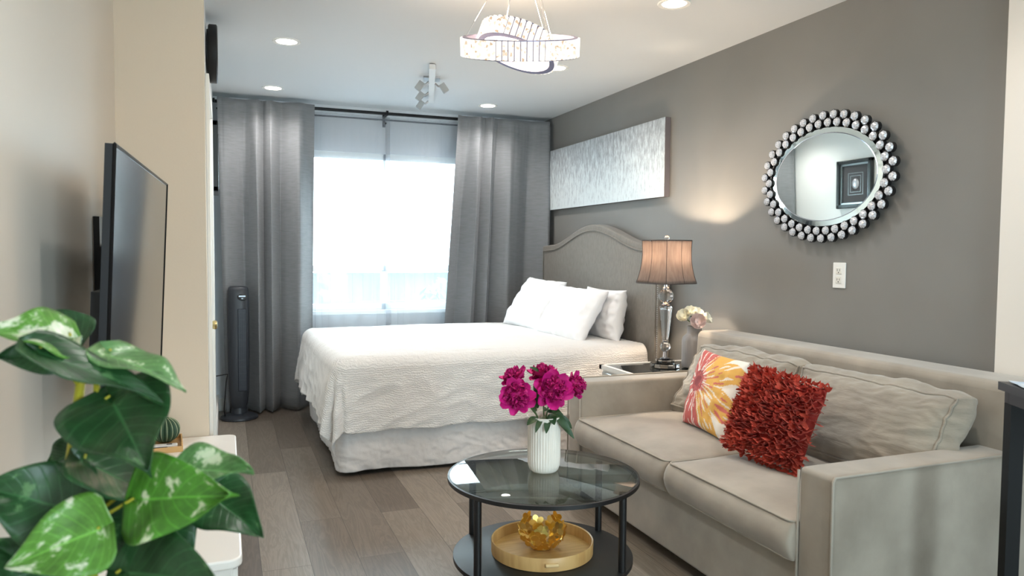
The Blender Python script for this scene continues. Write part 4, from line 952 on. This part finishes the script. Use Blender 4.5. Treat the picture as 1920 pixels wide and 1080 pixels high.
# ------------------------------------------------------------------ black desk and papers at right
t = thing('black_desk', 'black metal table cut off at the right edge, in front of the sofa arm', 'table')
m_dleg = mat('desk_leg_black', (10, 10, 11), .6, spec=.25)
DZ = .92; P0 = V((1.988, 1.406, 0)); dx_ = V((-.478, -.878, 0)); dy_ = V((.878, -.478, 0))
b = new()
def obox(bm, o_, a0, a1, b0, b1, z0, z1):
    vs = [bm.verts.new(o_+dx_*a+dy_*c+V((0, 0, z))) for z in (z0, z1) for a, c in ((a0, b0), (a1, b0), (a1, b1), (a0, b1))]
    for f in ((3, 2, 1, 0), (4, 5, 6, 7), (0, 1, 5, 4), (1, 2, 6, 5), (2, 3, 7, 6), (3, 0, 4, 7)): bm.faces.new([vs[i] for i in f])
obox(b, P0, 0, .55, 0, .62, DZ-.022, DZ); link('top', b, mat('desk_charcoal', (52, 53, 56), .4), t)
b = new(); obox(b, P0, .03, .52, .012, .035, DZ-.055, DZ-.0225); obox(b, P0, .012, .035, .012, .6, DZ-.055, DZ-.0225); obox(b, P0, .03, .52, .585, .608, DZ-.055, DZ-.0225); link('apron', b, mat('desk_frame', (40, 41, 44), .4), t)
for a in (.012, .50):
    for c in (.012, .57): b = new(); obox(b, P0, a, a+.036, c, c+.036, 0, DZ-.0555 if a > 1 else DZ-.056); link('leg', b, m_dleg, t)
b = new(); o_ = P0+dx_*.012+dy_*.02
g = grid(b, 14, 10, lambda u, v: o_+dx_*(.21*u+.02*v)+dy_*(.30*v-.03*u)+V((0, 0, DZ+.002+.010*max(0, NZ(u*3, v*3, 2)+.3)*(1-u))))
link('paper_sheet', b, mat('blue_white_paper', (226, 234, 242), .6, var=(170, 200, 225), vscale=18), None, True, mods=[('SOLIDIFY', dict(thickness=.0006, offset=1))], label='white and blue paper lying on the black table at the right edge', cat='paper')

# ------------------------------------------------------------------ foreground plant
t = thing('potted_plant', 'artificial pothos plant with variegated heart leaves in the left foreground', 'plant')
def leaf_mat(name, base, spot, thr, streak=(4, 2.2, 1)):
    m = mat(name, base, .38, spec=.45); tt = m.node_tree; bs = tt.nodes['Principled BSDF']; L = tt.links
    tc = nd(tt, 'ShaderNodeTexCoord'); mp = nd(tt, 'ShaderNodeMapping'); mp.inputs['Scale'].default_value = streak; L.new(tc.outputs['UV'], mp.inputs[0])
    at = nd(tt, 'ShaderNodeObjectInfo'); ad = nd(tt, 'ShaderNodeVectorMath', operation='ADD'); L.new(mp.outputs[0], ad.inputs[0])
    ms = nd(tt, 'ShaderNodeMath', operation='MULTIPLY'); ms.inputs[1].default_value = 40; L.new(at.outputs['Random'], ms.inputs[0]); cb = nd(tt, 'ShaderNodeCombineXYZ'); L.new(ms.outputs[0], cb.inputs[2]); L.new(cb.outputs[0], ad.inputs[1])
    n = nd(tt, 'ShaderNodeTexNoise'); n.inputs['Scale'].default_value = 1; n.inputs['Detail'].default_value = 5; n.inputs['Roughness'].default_value = .65; L.new(ad.outputs[0], n.inputs[0])
    r = nd(tt, 'ShaderNodeValToRGB'); e = r.color_ramp.elements; dk = tuple(int(c*.72) for c in base)
    e[0].position = .3; e[0].color = (*lin(dk), 1); e[1].position = thr+.03; e[1].color = (*lin(spot), 1); k = e.new(thr-.03); k.color = (*lin(base), 1)
    L.new(n.outputs['Fac'], r.inputs[0])
    sp = nd(tt, 'ShaderNodeSeparateXYZ'); L.new(tc.outputs['UV'], sp.inputs[0])
    a1 = nd(tt, 'ShaderNodeMath', operation='SUBTRACT'); a1.inputs[1].default_value = .5; L.new(sp.outputs[1], a1.inputs[0]); a2 = nd(tt, 'ShaderNodeMath', operation='ABSOLUTE'); L.new(a1.outputs[0], a2.inputs[0])
    # side veins run forward from the midrib
    a3 = nd(tt, 'ShaderNodeMath', operation='MULTIPLY_ADD'); a3.inputs[1].default_value = -.55; L.new(a2.outputs[0], a3.inputs[0]); L.new(sp.outputs[0], a3.inputs[2])
    a4 = nd(tt, 'ShaderNodeMath', operation='PINGPONG'); a4.inputs[1].default_value = .055; L.new(a3.outputs[0], a4.inputs[0])
    v1 = nd(tt, 'ShaderNodeMapRange'); v1.inputs[1].default_value = 0; v1.inputs[2].default_value = .012; v1.inputs[3].default_value = .28; v1.inputs[4].default_value = 0; L.new(a4.outputs[0], v1.inputs[0])
    v2 = nd(tt, 'ShaderNodeMapRange'); v2.inputs[1].default_value = .008; v2.inputs[2].default_value = .022; v2.inputs[3].default_value = .55; v2.inputs[4].default_value = 0; L.new(a2.outputs[0], v2.inputs[0])
    vm = nd(tt, 'ShaderNodeMath', operation='MAXIMUM'); L.new(v1.outputs[0], vm.inputs[0]); L.new(v2.outputs[0], vm.inputs[1])
    mx = nd(tt, 'ShaderNodeMix', data_type='RGBA'); L.new(vm.outputs[0], mx.inputs[0]); L.new(r.outputs[0], mx.inputs[6]); mx.inputs[7].default_value = (*lin(tuple(min(255, int(c*1.35+14)) for c in base)), 1)
    L.new(mx.outputs[2], bs.inputs['Base Color'])
    bp = nd(tt, 'ShaderNodeBump'); bp.invert = True; bp.inputs['Strength'].default_value = .5; bp.inputs['Distance'].default_value = .002; L.new(vm.outputs[0], bp.inputs['Height']); L.new(bp.outputs[0], bs.inputs['Normal']); return m
LM = {'d': leaf_mat('leaf_deep_green', (42, 84, 44), (96, 136, 86), .64), 'v': leaf_mat('leaf_variegated', (96, 150, 56), (228, 230, 204), .535, (2.2, 2.6, 1)), 'w': leaf_mat('leaf_pale', (100, 146, 84), (214, 224, 190), .60), 'l': leaf_mat('leaf_bright_green', (84, 146, 46), (222, 226, 190), .60)}
CAMP = V((0, 0, 1.27))
def heart(base, tip, w, roll, kind, sd):
    base, tip = V(base), V(tip); d = tip-base; L = d.length; ex = d.normalized(); mid = (base+tip)/2
    n0 = (CAMP-mid); n0 -= ex*n0.dot(ex); n0.normalize()
    if roll: 
        n1 = Matrix.Rotation(R(roll), 3, ex) @ n0; n2 = Matrix.Rotation(-R(roll), 3, ex) @ n0; n0 = n1 if n1.z > n2.z else n2
    ey = n0.cross(ex).normalized(); b = new(); uvl = b.loops.layers.uv.new('UVMap')
    ni, nj = 22, 12; g = []; uvs = {}
    for i in range(ni+1):
        k = i/ni; row = []
        # outline: half width along the leaf; k from lobes (behind base) to tip
        hw = w/2*(math.sin(PI*min(1, k**.50))**.75)*(1-.35*k**3)
        xx = -L*.16+(L*1.16)*k
        for j in range(-nj//2, nj//2+1):
            s = j/(nj/2)
            x = xx
            if k < .2: x += (1-abs(s))**1.5*L*.16*(1-k/.2)          # notch between the lobes
            y = hw*s
            z = -.10*w*(1-abs(s))*1.0+.05*w*math.sin(3*k*PI+sd)*abs(s)-.22*L*max(0, k-.55)**1.5+.03*w*NZ(k*4, s*2, sd)
            v = b.verts.new(base+ex*x+ey*y+n0*z); row.append(v); uvs[v] = (k, s*.5+.5)
        g.append(row)
    for i in range(ni):
        for j in range(nj):
            f = b.faces.new((g[i][j], g[i+1][j], g[i+1][j+1], g[i][j+1])); f.smooth = True
            for lp in f.loops: lp[uvl].uv = uvs[lp.vert]
    KEEP[0] = True
    lf = link('leaf', b, LM[kind], t, True, mods=[('SOLIDIFY', dict(thickness=.0012))])
    if kind in 'vw': lf['label'] = 'leaf splashed with cream'
    return lf
LEAVES = [
    ((-0.148, 1.11, 1.072), (-0.094, 0.978, 1.009), 0.142, 0, 'd'),
    ((-0.208, 1.233, 1.132), (-0.272, 1.281, 1.176), 0.085, 0, 'd'),
    ((-0.195, 1.122, 1.157), (-0.279, 1.091, 1.177), 0.1, 55, 'v'),
    ((-0.216, 1.15, 1.132), (-0.282, 1.143, 1.127), 0.07, 20, 'd'),
    ((-0.22, 1.077, 1.145), (-0.075, 1.06, 1.077), 0.075, 54, 'd'),
    ((-0.147, 1.123, 1.133), (-0.049, 1.062, 1.093), 0.085, 62, 'w'),
    ((-0.217, 1.248, 0.966), (-0.256, 1.262, 0.943), 0.055, 0, 'd'),
    ((-0.177, 1.106, 0.996), (-0.074, 1.105, 0.927), 0.115, 48, 'd'),
    ((-0.189, 1.075, 0.937), (-0.294, 1.086, 0.977), 0.125, 15, 'd'),
    ((-0.152, 1.028, 0.922), (-0.254, 1.023, 0.89), 0.105, 15, 'v'),
    ((-0.116, 1.058, 0.945), (-0.003, 0.951, 0.973), 0.118, 10, 'l'),
    ((-0.061, 1.082, 0.977), (0.027, 1.026, 0.983), 0.085, 48, 'w'),
    ((-0.024, 1.107, 0.926), (0.039, 1.038, 0.887), 0.09, 10, 'd'),
    ((-0.132, 1.049, 0.856), (-0.022, 0.932, 0.877), 0.14, 10, 'd'),
    ((-0.165, 1.165, 0.95), (-0.15, 1.12, 0.886), 0.085, 0, 'd'),
    ((-0.215, 1.08, 0.845), (-0.282, 1.088, 0.903), 0.09, 10, 'd'),
    ((-0.175, 1.12, 0.915), (-0.14, 1.08, 0.845), 0.12, 5, 'd'),
    ((-0.10, 1.13, 0.90), (-0.05, 1.10, 0.83), 0.11, 5, 'd'),
    ((-0.153, 1.18, 0.945), (-0.071, 1.145, 0.892), 0.1, 10, 'd')]
m_pst = mat('plant_stem_yellow_green', (176, 168, 46), .45)
b = new(); tube(b, [(-.21, 1.14, .52), (-.215, 1.145, .75), (-.207, 1.14, .93), (-.196, 1.135, 1.0), (-.186, 1.137, 1.09)], [.011, .010, .0085, .0075, .006], 12)
tube(b, [(-.20, 1.15, .52), (-.18, 1.155, .8), (-.168, 1.14, 1.0), (-.166, 1.129, 1.09)], [.008, .007, .005, .004], 10); link('stalk', b, m_pst, t, True)
for i, (bs_, tp_, w, rl, kd) in enumerate(LEAVES):
    lf = heart(bs_, tp_, w, rl, kd, i*1.7)
    a = V((-.186, 1.137, min(1.08, max(.80, bs_[2]-.05)))) if bs_[2] > 1.05 else V((-.207+.01*(i % 2), 1.14, max(.60, bs_[2]-.09)))
    c = V(bs_); b = new(); bk = (c-CAMP).normalized(); mid = (a+c)/2+V((0, 0, .010))+bk*.015; tube(b, [a, mid, c+bk*.008], [.0034, .0028, .0016], 8); link('leaf_stalk', b, m_pst, lf, True)
b = new(); lathe(b, [(.085, 0), (.09, .01), (.125, .5), (.135, .54), (.135, .56), (.122, .56), (.118, .52)], 48, (-.205, 1.14, 0)); link('pot', b, mat('white_planter', (228, 226, 220), .4), t, 40)
b = new(); lathe(b, [(.01, .52), (.118, .52), (.117, .5)], 32, (-.205, 1.14, 0)); link('moss', b, mat('moss', (70, 74, 40), .95, bump=.8, bscale=60, bdist=.01), t)
